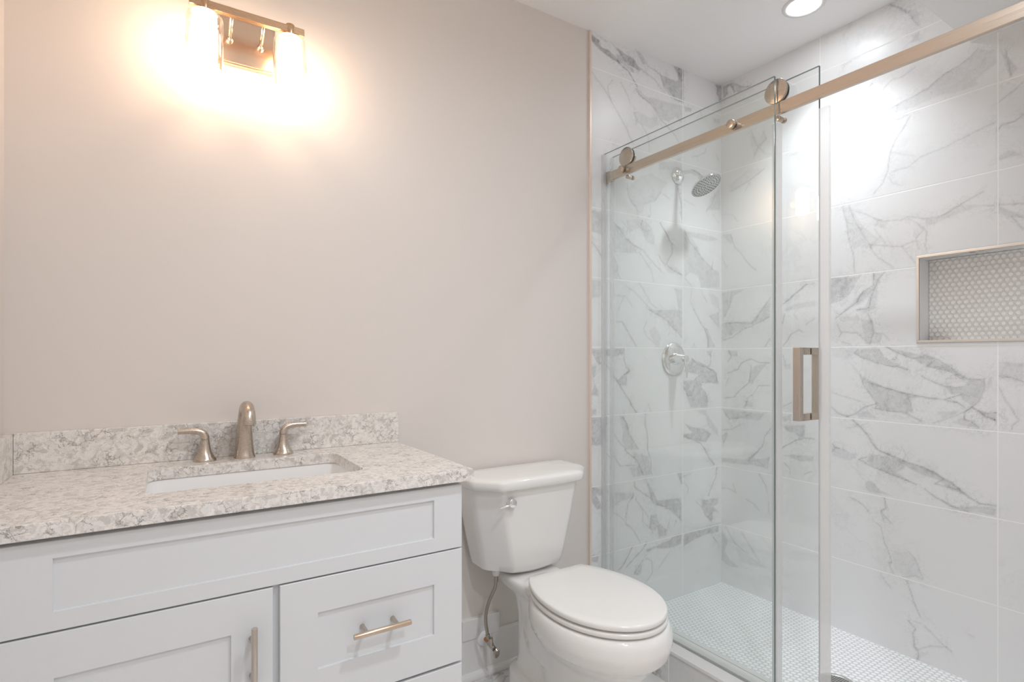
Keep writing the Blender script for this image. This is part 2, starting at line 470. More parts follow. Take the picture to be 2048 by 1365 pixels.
# traced stone veins, one left-edge patch on the short wall partly rail and channel shadow: width (0 = patch), darkness, then points (metres along the wall, height)
VEINS_SHADE_A = """
0 0.85 1.576,2.621 1.599,2.613 1.623,2.607 1.62,2.59 1.635,2.579 1.677,2.58 1.72,2.563 1.739,2.55 1.764,2.53 1.72,2.54 1.677,2.55 1.629,2.561 1.599,2.577 1.576,2.594
0 0.75 1.687,2.622 1.72,2.609 1.764,2.597 1.809,2.589 1.842,2.583 1.855,2.563 1.885,2.554 1.865,2.539 1.829,2.546 1.796,2.546 1.771,2.559 1.752,2.577 1.727,2.597
0 0.4 1.72,2.572 1.752,2.586 1.771,2.564 1.796,2.543 1.829,2.543 1.835,2.522 1.796,2.527 1.758,2.542 1.727,2.551
0.0028 0.8 1.764,2.53 1.796,2.52 1.816,2.502 1.835,2.479 1.855,2.465
0 0.3 1.605,2.628 1.647,2.625 1.677,2.619 1.659,2.609 1.629,2.618
0 0.35 1.842,2.63 1.875,2.628 1.908,2.604 1.919,2.588 1.888,2.575 1.868,2.597
0.0024 0.35 1.881,2.551 1.929,2.538 1.97,2.53 1.998,2.508 2.026,2.491
0.0019 0.4 1.922,2.579 1.97,2.571 2.008,2.562
0 0.6 2.008,2.562 2.054,2.561 2.112,2.561 2.134,2.57 2.127,2.598 2.094,2.631 2.131,2.632 2.172,2.631 2.172,2.464 2.112,2.464 2.069,2.493 2.033,2.513 2.019,2.538
0 0.75 2.131,2.632 2.172,2.631 2.172,2.575 2.149,2.566 2.131,2.599
0.0029 0.5 2.008,2.562 2.022,2.534 2.033,2.508 2.062,2.491 2.09,2.473
0 0.75 2.412,2.627 2.466,2.631 2.466,2.553 2.449,2.533 2.441,2.568 2.424,2.577 2.428,2.607
0 0.3 1.842,2.457 1.875,2.452 1.915,2.433 1.984,2.441 2.069,2.443 2.164,2.452 2.157,2.369 2.112,2.384 2.069,2.349 2.026,2.349 1.984,2.378 1.942,2.406 1.888,2.417 1.855,2.437
0.0024 0.4 1.842,2.457 1.868,2.431 1.902,2.42 1.942,2.406 1.984,2.378 2.012,2.345 2.069,2.319 2.112,2.294 2.134,2.268
0.0036 0.3 1.579,2.454 1.599,2.438 1.635,2.411 1.671,2.38 1.696,2.354 1.733,2.317 1.764,2.278 1.79,2.252 1.809,2.218 1.829,2.199
0.0018 0.3 1.699,2.451 1.677,2.423 1.674,2.394 1.69,2.366
0.0019 0.35 1.749,2.456 1.777,2.431 1.796,2.403 1.809,2.373
0 0.2 1.829,2.34 1.862,2.353 1.929,2.34 1.984,2.353 1.998,2.318 1.942,2.29 1.888,2.293 1.848,2.298
0.0024 0.3 1.835,2.342 1.855,2.313 1.848,2.293
0.0024 0.3 1.875,2.304 1.895,2.28 1.922,2.252 1.932,2.211 1.935,2.178
0 0.3 1.699,2.176 1.727,2.168 1.702,2.163
0 0.45 2.175,2.454 2.236,2.457 2.225,2.436 2.183,2.431
0.0021 0.35 2.291,2.46 2.311,2.441
0 0.35 2.399,2.446 2.457,2.455 2.457,2.428 2.408,2.422
0.0026 0.3 2.342,2.281 2.334,2.253 2.279,2.227 2.232,2.215
0.0021 0.25 2.424,2.271 2.441,2.237
0 0.25 1.998,2.147 2.098,2.161 2.149,2.196 2.164,2.136 1.998,2.105
0 0.2 1.875,2.054 1.942,2.08 2.054,2.056 2.012,1.995 1.97,1.954 1.908,1.93 1.888,1.884 1.862,1.88 1.809,1.925 1.79,1.982
0.0019 0.25 1.79,2.006 1.803,1.938 1.848,1.902 1.862,1.861
0.0019 0.25 1.908,1.93 1.97,1.954 2.012,2 2.076,1.975
0.0019 0.25 1.942,1.93 1.942,1.882 1.922,1.865
0 0.25 2.123,2.048 2.157,2.033 2.168,1.863 2.142,1.92 2.149,1.966
0.002 0.35 2.131,2.039 2.157,1.973 2.164,1.868
0 0.25 2.383,2.034 2.449,2.092 2.457,1.981 2.342,1.959
0.0021 0.3 2.416,2.055 2.387,1.997 2.342,1.959
0.0015 0.2 2.172,1.99 2.263,1.973
0.0016 0.2 2.399,1.946 2.449,1.905
0 0.25 1.699,1.82 1.764,1.797 1.784,1.757 1.868,1.719 1.848,1.698 1.699,1.692
0.0023 0.35 1.699,1.816 1.746,1.794 1.777,1.756 1.829,1.729 1.895,1.708 1.942,1.669 2.012,1.622
0.0018 0.25 1.699,1.687 1.796,1.693 1.868,1.696 1.908,1.661 1.949,1.617 1.963,1.569
0.0018 0.3 1.702,1.674 1.733,1.622 1.736,1.58 1.752,1.563
0 0.2 1.699,1.674 1.733,1.622 1.733,1.566 1.699,1.563
0 0.2 1.784,1.837 1.888,1.86 1.97,1.784 1.97,1.74 1.915,1.753 1.875,1.815 1.803,1.778
0.0019 0.35 1.888,1.846 1.875,1.811 1.915,1.801 1.949,1.815 1.908,1.844
0.0014 0.25 1.758,1.828 1.796,1.801 1.784,1.766
0.0029 0.7 2.008,1.852 2.04,1.817 2.069,1.781 2.09,1.763
0.002 0.4 2.09,1.763 2.09,1.714 2.047,1.66
0.0024 0.4 1.998,1.694 2.026,1.663 2.047,1.66 2.098,1.634 2.164,1.615
0 0.2 1.998,1.689 2.047,1.655 2.127,1.652 2.164,1.615 2.054,1.621
0 0.3 2.175,1.834 2.263,1.839 2.399,1.835 2.449,1.825 2.359,1.804 2.24,1.811 2.318,1.711 2.391,1.67 2.449,1.654 2.449,1.574 2.303,1.564 2.279,1.624 2.225,1.635 2.179,1.606
0.0025 0.35 2.175,1.834 2.217,1.788 2.295,1.729 2.391,1.665
0.0025 0.3 2.187,1.601 2.232,1.564
0.0021 0.3 2.391,1.707 2.391,1.665
0 0.35 1.576,1.853 1.647,1.854 1.641,1.749 1.576,1.759
0.0027 0.4 1.576,1.715 1.605,1.691 1.638,1.654
0 0.25 1.576,1.547 1.635,1.55 1.635,1.477 1.576,1.469
0 0.3 2.101,1.55 2.164,1.549 2.164,1.445 2.134,1.444 2.12,1.511
0.0028 0.3 1.784,1.537 1.829,1.517 1.888,1.478 1.929,1.446 1.956,1.436
0.0029 0.3 1.875,1.549 1.908,1.513 1.942,1.466 1.984,1.444
0.0018 0.25 1.699,1.49 1.771,1.49 1.752,1.456 1.739,1.425
0.0019 0.25 1.777,1.49 1.822,1.446
0.0021 0.25 2.232,1.543 2.221,1.492 2.248,1.449
0.0026 0.3 2.303,1.553 2.326,1.518 2.35,1.494
0 0.2 2.359,1.546 2.449,1.52 2.449,1.459 2.383,1.49
0 0.35 1.915,1.434 2.164,1.445 2.164,1.304 2.12,1.338 2.054,1.386 1.984,1.413
0.0024 0.4 1.929,1.434 2.005,1.409 2.054,1.386 2.12,1.338 2.164,1.309
0.0024 0.3 1.915,1.376 1.895,1.347 1.915,1.309 1.97,1.276 1.998,1.259
0 0.25 1.929,1.338 1.97,1.359 2.012,1.311 2.005,1.259 1.956,1.29
0.002 0.3 2.062,1.386 2.076,1.342 2.062,1.317
0.0028 0.45 1.727,1.369 1.758,1.371 1.79,1.334 1.822,1.293 1.855,1.258
0.0036 0.4 2.248,1.449 2.295,1.395 2.334,1.349 2.359,1.302 2.359,1.26
0 0.35 2.318,1.369 2.35,1.36 2.416,1.263 2.35,1.26 2.35,1.307
0 0.3 2.359,1.423 2.449,1.448 2.449,1.363 2.399,1.393
0.0021 0.3 2.24,1.259 2.248,1.28 2.263,1.259
0 0.4 1.576,1.248 1.777,1.25 1.764,1.222 1.69,1.212 1.635,1.222 1.629,1.176 1.605,1.194 1.576,1.235
0.0028 0.4 1.771,1.25 1.771,1.203 1.784,1.166 1.809,1.147 1.771,1.129
0 0.4 1.764,1.129 1.803,1.156 1.812,1.147 1.79,1.124 1.79,1.082 1.746,1.083 1.727,1.106
0.0032 0.5 1.69,1.153 1.727,1.106 1.758,1.069 1.803,1.016 1.816,0.992 1.848,0.957
0.0018 0.3 1.617,1.185 1.659,1.176 1.69,1.148
0 0.4 1.576,1.168 1.605,1.177 1.605,1.132 1.587,1.114 1.617,1.068 1.617,1.037 1.576,1.047 1.593,1.091
0 0.35 1.576,0.989 1.605,0.983 1.605,0.956 1.576,0.958
0.0014 0.25 1.898,1.215 1.915,1.198
0 0.45 2.232,1.208 2.359,1.166 2.424,1.133 2.441,1.077 2.311,1.083 2.303,1.057 2.35,1.008 2.359,0.956 2.225,0.957 2.194,1.014 2.172,1.066 2.172,1.096 2.248,1.095 2.279,1.12 2.172,1.142
0.0026 0.5 2.232,1.203 2.287,1.171 2.35,1.161 2.408,1.139 2.432,1.091
0.0027 0.5 2.441,1.077 2.311,1.083 2.303,1.057 2.342,1.024 2.355,0.982
0.0025 0.5 2.172,1.061 2.202,1.019 2.232,1.023 2.256,1.069
0 0.4 2.342,1.244 2.391,1.245 2.383,1.208 2.359,1.223
0.0021 0.3 2.383,1.224 2.375,1.176 2.35,1.161
0 0.3 2.263,0.942 2.342,0.946 2.367,0.903 2.441,0.829 2.441,0.797 2.359,0.861 2.334,0.915
0 0.5 2.172,0.886 2.248,0.861 2.326,0.848 2.383,0.815 2.342,0.778 2.279,0.789 2.172,0.815 2.172,0.833 2.24,0.833
0.003 0.5 2.172,0.823 2.248,0.794 2.303,0.776 2.334,0.74
0.0024 0.45 1.908,0.949 1.905,0.901 1.919,0.852 1.923,0.803 1.923,0.777
0 0.35 1.739,0.946 1.771,0.942 1.796,0.899 1.803,0.856 1.862,0.783 1.784,0.79 1.758,0.832 1.764,0.877
0.0023 0.45 1.761,0.943 1.79,0.904 1.8,0.861 1.835,0.82 1.862,0.783
0.0023 0.35 1.702,0.877 1.727,0.848 1.752,0.818 1.784,0.792
0 0.45 1.576,0.949 1.671,0.948 1.659,0.876 1.647,0.818 1.576,0.824
0.0019 0.25 1.929,0.986 1.942,0.957
0.0033 0.45 1.777,0.79 1.809,0.764 1.855,0.731 1.875,0.7 1.895,0.66
0 0.3 1.822,0.772 1.929,0.748 1.949,0.658 1.829,0.658 1.803,0.704 1.848,0.708
0.0024 0.4 1.922,0.777 1.942,0.732 1.949,0.658
0.0019 0.3 1.881,0.762 1.908,0.697 1.915,0.658
0.0023 0.4 1.69,0.798 1.72,0.754 1.746,0.721 1.842,0.711
0.0023 0.3 1.653,0.792 1.696,0.756 1.696,0.706
0.0031 0.55 2.334,0.74 2.359,0.701 2.408,0.656
0 0.5 1.576,0.648 1.647,0.625 1.647,0.593 1.605,0.613 1.647,0.539 1.605,0.545 1.576,0.585
0 0.35 1.683,0.611 1.746,0.601 1.835,0.587 1.829,0.559 1.758,0.56 1.683,0.534
0.0018 0.3 1.702,0.549 1.708,0.516 1.752,0.486 1.79,0.443
0.0024 0.4 1.835,0.577 1.796,0.54 1.784,0.491 1.784,0.453 1.809,0.435 1.848,0.391 1.875,0.353
0.0038 0.4 1.835,0.638 1.842,0.609 1.888,0.58 1.942,0.548 1.97,0.515 2.026,0.497 2.09,0.463 2.157,0.407
0 0.5 1.908,0.639 1.97,0.564 1.984,0.533 2.09,0.523 2.157,0.519 2.157,0.407 2.09,0.468 1.984,0.508 1.942,0.548
0.0024 0.35 1.842,0.557 1.881,0.509 1.929,0.463
0.0024 0.35 1.888,0.484 1.888,0.446 1.942,0.403 1.956,0.377
0.0024 0.35 1.949,0.465 1.942,0.408
0 0.3 1.942,0.466 1.984,0.469 1.998,0.418 1.977,0.383 1.929,0.401
0 0.4 1.984,0.406 2.005,0.417 2.054,0.379 2.047,0.351 1.998,0.355
0.002 0.3 2.076,0.435 2.054,0.379
0.002 0.3 2.12,0.413 2.105,0.386
0 0.55 2.12,0.649 2.16,0.644 2.16,0.569 2.146,0.601
0.0027 0.45 2.428,0.641 2.42,0.594 2.391,0.55 2.359,0.501
0.002 0.3 2.172,0.623 2.225,0.627
0 0.45 2.303,0.493 2.35,0.481 2.441,0.482 2.441,0.45 2.399,0.443 2.441,0.405 2.399,0.416 2.391,0.354 2.334,0.405 2.311,0.445
0.0021 0.35 2.263,0.488 2.311,0.451 2.334,0.405 2.399,0.374
0.0015 0.25 2.179,0.587 2.209,0.562 2.202,0.538
0 0.5 2.112,0.345 2.157,0.342 2.157,0.291 2.098,0.287 2.026,0.291 1.97,0.306 1.908,0.294 1.915,0.312 1.984,0.318 2.076,0.326
0 0.5 2.172,0.339 2.271,0.338 2.441,0.338 2.441,0.303 2.342,0.304 2.263,0.298 2.172,0.274
0.0026 0.4 2.399,0.284 2.441,0.239 2.441,0.218
0.0047 0.45 1.822,0.339 1.796,0.301 1.771,0.274 1.739,0.252
0.0038 0.45 1.915,0.341 1.888,0.312 1.835,0.284 1.784,0.252
0.0029 0.4 1.888,0.264 1.862,0.241 1.835,0.218 1.862,0.203
0 0.35 1.842,0.25 1.888,0.25 1.875,0.2 1.835,0.213
0.0024 0.35 1.908,0.275 1.949,0.247 1.956,0.197 1.915,0.158
0.0025 0.3 2.076,0.271 2.04,0.244 1.998,0.208
0 0.5 1.576,0.349 1.617,0.343 1.617,0.309 1.576,0.322
"""
VEINS_B = """
0.0027 0.25 0.179,2.338 0.197,2.277 0.215,2.244 0.191,2.198
0.0027 0.25 0.244,2.31 0.261,2.267 0.221,2.248
0.0022 0.2 0.215,2.244 0.255,2.199 0.284,2.185
0 0.15 0.167,2.336 0.215,2.282 0.244,2.31 0.267,2.265 0.221,2.232 0.197,2.196 0.179,2.256
0.0027 0.25 0.25,2.126 0.191,2.1 0.13,2.083 0.054,2.064
0 0.15 0.161,2.152 0.255,2.125 0.161,2.081 0.067,2.055 0.048,2.094
0.0022 0.2 0.179,2.092 0.142,2.036
0.0023 0.2 0.021,1.958 0.073,1.941 0.105,1.901
0 0.25 0.008,1.852 0.067,1.846 0.086,1.787 0.054,1.798
0.0034 0.3 0.06,1.842 0.086,1.776 0.13,1.724 0.173,1.668 0.203,1.642
0.0023 0.2 0.008,1.737 0.041,1.675
0 0.25 0.371,2.152 0.408,2.161 0.459,2.145 0.454,2.122 0.413,2.145
0.002 0.2 0.413,2.129 0.439,2.096
0.002 0.2 0.464,2.049 0.494,2.031
0 0.3 0.008,1.55 0.155,1.555 0.086,1.526 0.054,1.467 0.015,1.407
0.0028 0.35 0.067,1.545 0.06,1.477 0.028,1.423
0 0.3 0.015,1.389 0.179,1.392 0.232,1.453 0.284,1.496 0.278,1.402 0.179,1.37 0.073,1.33 0.008,1.298
0.0026 0.35 0.284,1.502 0.238,1.447 0.209,1.406 0.179,1.381 0.021,1.389
0.0026 0.4 0.278,1.407 0.191,1.369 0.13,1.35 0.067,1.313 0.015,1.298
0.0026 0.35 0.278,1.302 0.255,1.265
0.0035 0.5 0.454,1.541 0.419,1.514 0.382,1.488 0.345,1.462
0.002 0.3 0.454,1.541 0.489,1.544
0 0.25 0.345,1.439 0.403,1.46 0.494,1.465 0.494,1.438 0.408,1.434 0.355,1.428
0.0026 0.4 0.35,1.413 0.342,1.372
0.0015 0.25 0.398,1.41 0.413,1.383
0.0025 0.4 0.439,1.327 0.419,1.338 0.387,1.319 0.366,1.289 0.345,1.268
0.0015 0.25 0.494,1.386 0.454,1.361
0 0.3 0.552,1.559 0.656,1.551 0.634,1.492 0.616,1.471 0.556,1.445
0.0028 0.45 0.054,1.246 0.067,1.217 0.048,1.189
0 0.3 0.034,1.246 0.099,1.245 0.105,1.212 0.06,1.217
0.0034 0.4 0.048,1.132 0.105,1.15 0.124,1.184 0.179,1.204 0.221,1.185 0.278,1.185
0 0.35 0.197,1.168 0.267,1.185 0.221,1.131 0.179,1.075 0.161,1.097 0.179,1.141
0.0033 0.4 0.179,1.163 0.167,1.086 0.118,1.045 0.08,1.009 0.028,1
0.0026 0.35 0.278,1.074 0.221,1.072 0.191,1.032 0.155,1.003
0 0.3 0.142,0.997 0.191,0.989 0.185,0.967 0.142,0.964
0.0027 0.4 0.161,0.998 0.142,0.964
0.0023 0.3 0.048,1.104 0.034,1.064
0 0.3 0.008,0.942 0.25,0.94 0.221,0.899 0.13,0.902 0.048,0.894
0.0029 0.35 0.021,0.926 0.054,0.894 0.13,0.907 0.179,0.934
0.0021 0.3 0.345,1.217 0.355,1.175
0 0.25 0.345,1.175 0.382,1.181 0.382,1.155 0.355,1.155
0.0026 0.35 0.345,0.979 0.382,1.002
0 0.3 0.339,0.932 0.382,0.946 0.382,0.915 0.345,0.911
0 0.35 0.008,0.801 0.041,0.828 0.048,0.8 0.015,0.756
0.0029 0.3 0.008,0.83 0.067,0.842 0.118,0.87
0.0032 0.35 0.284,0.871 0.25,0.825 0.238,0.775 0.203,0.738 0.161,0.694
0 0.35 0.238,0.775 0.185,0.703 0.278,0.733 0.267,0.668 0.203,0.678 0.112,0.669 0.008,0.663 0.008,0.686 0.142,0.696
0.0027 0.35 0.221,0.638 0.255,0.591 0.267,0.556
0.0022 0.3 0.149,0.504 0.191,0.486 0.221,0.461
0.0023 0.3 0.008,0.526 0.054,0.535 0.092,0.52 0.073,0.561
0.0021 0.25 0.273,0.515 0.273,0.462
0 0.35 0.008,0.325 0.028,0.29 0.048,0.261 0.028,0.204 0.054,0.172 0.118,0.142 0.048,0.131 0.008,0.152
0.0028 0.3 0.034,0.332 0.086,0.261 0.161,0.227
0.0028 0.3 0.124,0.327 0.179,0.266 0.221,0.213
0 0.2 0.086,0.244 0.149,0.224 0.278,0.194 0.209,0.177 0.118,0.175
0 0.4 0.339,0.888 0.449,0.904 0.449,0.849 0.419,0.835 0.408,0.86 0.361,0.864
0.003 0.45 0.489,0.842 0.449,0.844 0.398,0.823 0.366,0.803 0.339,0.784
0 0.35 0.339,0.748 0.382,0.759 0.489,0.77 0.484,0.745 0.439,0.733 0.387,0.74
0.0026 0.35 0.35,0.713 0.377,0.692 0.377,0.666
0.002 0.3 0.479,0.695 0.449,0.679
0.0023 0.25 0.883,2.339 0.842,2.321 0.8,2.322 0.773,2.303 0.757,2.279 0.729,2.272
0.0025 0.3 0.729,2.34 0.695,2.317 0.666,2.278 0.63,2.241 0.624,2.212 0.648,2.178
0 0.15 0.723,2.348 0.746,2.333 0.706,2.3 0.654,2.258 0.624,2.237
0.0024 0.3 0.757,2.237 0.712,2.223 0.689,2.175
0 0.2 0.97,2.272 1.007,2.278 1.051,2.296 1.077,2.316 1.127,2.292 1.127,2.24 1.073,2.211 1.077,2.188 1.025,2.188 0.961,2.192 0.888,2.186 0.757,2.182 0.718,2.19 0.768,2.208 0.853,2.223 0.913,2.239
0.0021 0.3 1.077,2.321 1.051,2.296 1.016,2.279 0.975,2.27 0.922,2.241 0.873,2.227 0.827,2.216 0.784,2.208
0 0.35 1.135,2.294 1.163,2.239 1.187,2.198 1.167,2.181 1.155,2.212
0.0026 0.35 1.151,2.281 1.163,2.213 1.169,2.18
0.0026 0.25 0.611,2.466 0.654,2.473 0.701,2.47
0.0023 0.3 0.863,2.155 0.842,2.115 0.811,2.073 0.795,2.03 0.787,1.966 0.768,1.923 0.735,1.883
0.0016 0.25 1.127,2.036 1.073,2.023 1.002,2.006 0.951,1.992 0.903,1.984 0.863,1.956 0.8,1.956
0.0018 0.2 0.8,2.034 0.883,1.991
0.0018 0.2 0.795,1.928 0.806,1.907 0.837,1.89
0.0018 0.2 0.735,2.166 0.779,2.156 0.858,2.163
0.0026 0.4 1.131,2.003 1.143,2.019 1.175,2.023 1.2,2.04
0 0.3 1.131,1.914 1.159,1.926 1.2,1.903 1.175,1.9 1.133,1.898
0.0016 0.25 1.131,2.102 1.175,2.126 1.2,2.146
0.0021 0.35 1.131,1.744 1.2,1.735
0 0.35 1.131,1.741 1.167,1.718 1.2,1.695 1.2,1.685 1.155,1.694 1.133,1.72
0.0021 0.3 1.167,1.697 1.2,1.644
0 0.2 0.611,1.854 0.648,1.849 0.695,1.754 0.757,1.692 0.723,1.655 0.683,1.675 0.66,1.666 0.636,1.715 0.63,1.78
0.0026 0.3 0.611,1.854 0.63,1.786 0.636,1.721 0.654,1.654 0.66,1.568
0.0025 0.3 0.636,1.855 0.666,1.778 0.701,1.709 0.735,1.641 0.773,1.599 0.806,1.57
0.0025 0.3 0.666,1.829 0.718,1.792 0.773,1.762 0.832,1.753 0.858,1.762 0.893,1.752 0.922,1.74 0.961,1.74 0.998,1.754 1.029,1.774 1.09,1.802
0 0.2 0.922,1.74 0.961,1.74 1.007,1.768 1.034,1.773 1.09,1.754 1.016,1.739 0.942,1.71 0.908,1.722
0 0.2 0.746,1.78 0.79,1.753 0.779,1.731 0.74,1.751
0.0018 0.25 0.858,1.756 0.893,1.726 0.908,1.7 0.883,1.67 0.893,1.627
0.0017 0.25 0.908,1.711 0.92,1.686 0.913,1.641 0.92,1.611
0.0019 0.3 0.718,1.675 0.779,1.661 0.837,1.648 0.873,1.66
0.0018 0.25 0.837,1.648 0.863,1.609 0.883,1.577
0.0018 0.2 0.735,1.74 0.784,1.663
0.0021 0.25 1.09,1.754 1.123,1.741
0 0.3 0.555,1.559 0.683,1.553 0.642,1.478 0.611,1.456 0.555,1.441
0 0.25 0.732,1.556 0.773,1.55 0.751,1.504 0.746,1.413 0.695,1.392 0.666,1.413 0.701,1.417 0.723,1.477 0.683,1.437 0.593,1.386 0.701,1.491 0.729,1.494
0.0025 0.4 0.735,1.555 0.732,1.506 0.695,1.486 0.671,1.444 0.63,1.416 0.587,1.38
0.0024 0.4 0.773,1.55 0.751,1.529 0.74,1.5 0.723,1.458 0.718,1.415 0.671,1.413
0.0025 0.4 0.712,1.391 0.729,1.359 0.735,1.31 0.718,1.267
0 0.3 0.683,1.368 0.729,1.365 0.735,1.316 0.768,1.308 0.757,1.266 0.701,1.268 0.695,1.317
0.0018 0.3 0.735,1.31 0.768,1.308 0.792,1.278
0.0026 0.35 0.599,1.302 0.611,1.321 0.671,1.312 0.706,1.28
0.0019 0.3 0.611,1.276 0.642,1.266
0 0.2 0.593,1.386 0.671,1.387 0.695,1.367 0.605,1.366
0.0026 0.35 0.593,1.354 0.605,1.321
0 0.15 0.568,1.253 0.689,1.251 0.66,1.226 0.63,1.201 0.568,1.214
0 0.35 0.689,1.248 0.757,1.247 0.773,1.213 0.822,1.184 0.858,1.161 0.8,1.175 0.729,1.195 0.695,1.207 0.66,1.229
0.0025 0.45 0.677,1.245 0.66,1.229 0.695,1.207 0.74,1.189 0.8,1.175 0.858,1.161
0 0.4 0.779,1.253 0.842,1.237 0.893,1.222 0.932,1.213 0.975,1.185 1.025,1.142 0.97,1.168 0.922,1.173 0.868,1.205 0.832,1.225
0.0024 0.45 0.779,1.253 0.832,1.225 0.873,1.205 0.913,1.21
0.0023 0.45 0.913,1.219 0.956,1.202 0.989,1.177 1.02,1.147 1.047,1.132 1.094,1.133
0.0023 0.4 0.937,1.196 0.922,1.179 0.942,1.171 0.989,1.16 1.034,1.131
0.0018 0.35 0.822,1.225 0.816,1.204 0.795,1.201
0.0029 0.4 0.903,1.139 0.932,1.119 0.975,1.104 1.007,1.1 1.034,1.104
0 0.35 0.975,1.104 1.034,1.101 1.047,1.129 1.094,1.133 1.094,1.101 1.077,1.058 1.06,1.035 1.034,1.05 1.02,1.076 0.998,1.075
0.0021 0.35 1.096,1.133 1.094,1.096 1.077,1.052 1.051,1.024
0 0.35 0.683,1.139 0.757,1.098 0.816,1.082 0.873,1.062 0.918,1.056 0.858,1.049 0.868,1.003 0.858,0.994 0.79,0.994 0.735,1.002 0.746,1.024 0.723,1.053 0.701,1.089
0.0031 0.4 0.683,1.139 0.695,1.095 0.723,1.053 0.746,1.024
0.0031 0.45 0.706,1.108 0.784,1.084 0.842,1.069 0.883,1.06 0.927,1.056 0.975,1.054 1.016,1.043 1.038,1.025
0.0022 0.4 0.975,1.054 1.007,1.067 1.034,1.077
0 0.15 0.636,1.194 0.671,1.163 0.689,1.132 0.666,1.144
0.0031 0.45 0.746,1.024 0.701,1.002 0.666,0.974 0.63,0.958
0.0039 0.4 0.565,0.998 0.593,0.968 0.63,0.958
0 0.3 0.666,0.974 0.712,0.991 0.751,0.957 0.677,0.963
0.0031 0.4 0.729,1.004 0.79,0.994 0.848,0.993 0.883,0.976 0.903,0.966
0.0029 0.4 0.858,1.049 0.868,1.032 0.868,1
0.0038 0.65 1.056,1.032 1.077,1.02 1.098,1.001 1.123,0.987
0.0021 0.5 1.094,1.014 1.127,1.016
0 0.4 1.094,1.014 1.127,1.014 1.127,0.983 1.111,0.991
0.0027 0.5 1.056,1.029 1.038,1.012 1.038,0.985 1.051,0.98
0 0.3 0.998,0.97 1.034,0.995 1.051,0.975 1.077,0.959 1.051,0.959 1.034,0.962
0.0027 0.5 1.056,0.978 1.077,0.959
0 0.25 0.951,1.004 1.025,1.016 1.007,0.998 0.97,0.978
0.0017 0.25 0.937,0.958 1.007,0.993 1.038,1.012
0 0.3 1.133,1.197 1.2,1.188 1.2,1.177 1.133,1.187
0 0.2 1.133,1.187 1.2,1.183 1.2,1.122 1.133,1.145
0.0026 0.4 1.133,1.145 1.167,1.141 1.2,1.129
0.0021 0.3 1.133,1.114 1.151,1.063 1.171,1.028 1.187,0.994 1.171,0.977 1.169,0.961
0.002 0.25 0.568,1.057 0.63,1.041 0.683,1.026
0.0038 0.5 0.654,0.948 0.689,0.914 0.706,0.891 0.729,0.857 0.757,0.83 0.79,0.817
0.0019 0.25 0.63,0.91 0.666,0.921
0 0.4 0.79,0.817 0.863,0.798 0.932,0.781 0.989,0.757 1.047,0.709 0.998,0.715 0.956,0.751 0.893,0.76 0.848,0.784 0.811,0.802
0.003 0.45 0.784,0.819 0.842,0.804 0.903,0.787 0.951,0.77 0.998,0.743 1.051,0.704 1.086,0.688 1.123,0.688
0 0.35 0.718,0.812 0.784,0.81 0.837,0.8 0.848,0.772 0.816,0.755 0.878,0.717 0.8,0.74 0.735,0.753 0.706,0.779
0.0025 0.45 0.706,0.798 0.677,0.784 0.718,0.762 0.768,0.75 0.827,0.733 0.883,0.717
0.0022 0.4 0.975,0.755 0.947,0.733 0.984,0.729 1.034,0.717
0 0.35 0.913,0.706 0.961,0.679 1.007,0.662 1.073,0.677 1.127,0.681 1.123,0.651 1.051,0.65 0.998,0.657 0.951,0.677
0.0029 0.4 0.913,0.706 0.951,0.677 0.998,0.659 1.051,0.65
0 0.2 0.568,0.822 0.642,0.807 0.677,0.806 0.648,0.77 0.568,0.777
0.0026 0.4 0.568,0.835 0.58,0.818 0.618,0.813
0.002 0.3 0.568,0.799 0.587,0.825
0 0.35 0.701,0.697 0.729,0.703 0.757,0.671 0.806,0.654 0.723,0.652 0.703,0.673
0 0.15 0.636,0.761 0.677,0.737 0.706,0.699 0.689,0.702
0.0018 0.2 0.832,0.858 0.858,0.815
0.0025 0.35 0.642,0.617 0.677,0.606 0.701,0.586 0.712,0.574
0.003 0.4 0.773,0.642 0.779,0.601 0.762,0.585 0.779,0.565 0.798,0.549
0.0018 0.3 0.762,0.585 0.773,0.549
0.0024 0.3 0.746,0.532 0.762,0.518 0.771,0.46 0.79,0.429 0.8,0.385 0.79,0.387 0.806,0.347
0.0023 0.3 0.858,0.45 0.878,0.427 0.893,0.397 0.908,0.361
0 0.12 0.8,0.439 0.858,0.444 0.893,0.397 0.908,0.355 0.832,0.353 0.806,0.368
0.0018 0.25 0.837,0.343 0.883,0.362 0.908,0.355
0.0024 0.3 0.762,0.33 0.779,0.305 0.798,0.285
0.0023 0.35 0.853,0.331 0.863,0.299 0.873,0.274 0.883,0.243 0.898,0.208
0.0029 0.4 0.858,0.18 0.883,0.156 0.875,0.129 0.88,0.085 0.893,0.073 0.89,0.043
0.0017 0.3 0.913,0.179 0.942,0.158 0.97,0.136 0.998,0.12
0.0017 0.25 0.888,0.077 0.932,0.111 0.984,0.131
0.0017 0.2 0.878,0.183 0.898,0.185
0.0016 0.2 1.047,0.205 1.062,0.203
0.0013 0.2 0.587,0.528 0.611,0.537
0.0026 0.6 0.795,2.63 0.816,2.609 0.834,2.59 0.852,2.569
0 0.3 0.819,2.607 0.834,2.59 0.854,2.567 0.834,2.57 0.824,2.587
0 0.3 0.857,2.57 0.882,2.565 0.897,2.534 0.897,2.486 0.874,2.523
0.0017 0.35 0.854,2.568 0.867,2.547 0.877,2.522 0.891,2.497
0 0.3 0.867,2.47 0.897,2.469 0.897,2.432 0.857,2.44 0.872,2.45
0.0016 0.2 0.648,2.466 0.625,2.465 0.613,2.451
0 0.6 0.016,2.626 0.048,2.625 0.088,2.618 0.043,2.605 0.048,2.572 0.019,2.558
0 0.4 0.054,2.623 0.083,2.611 0.094,2.566 0.088,2.561 0.066,2.595
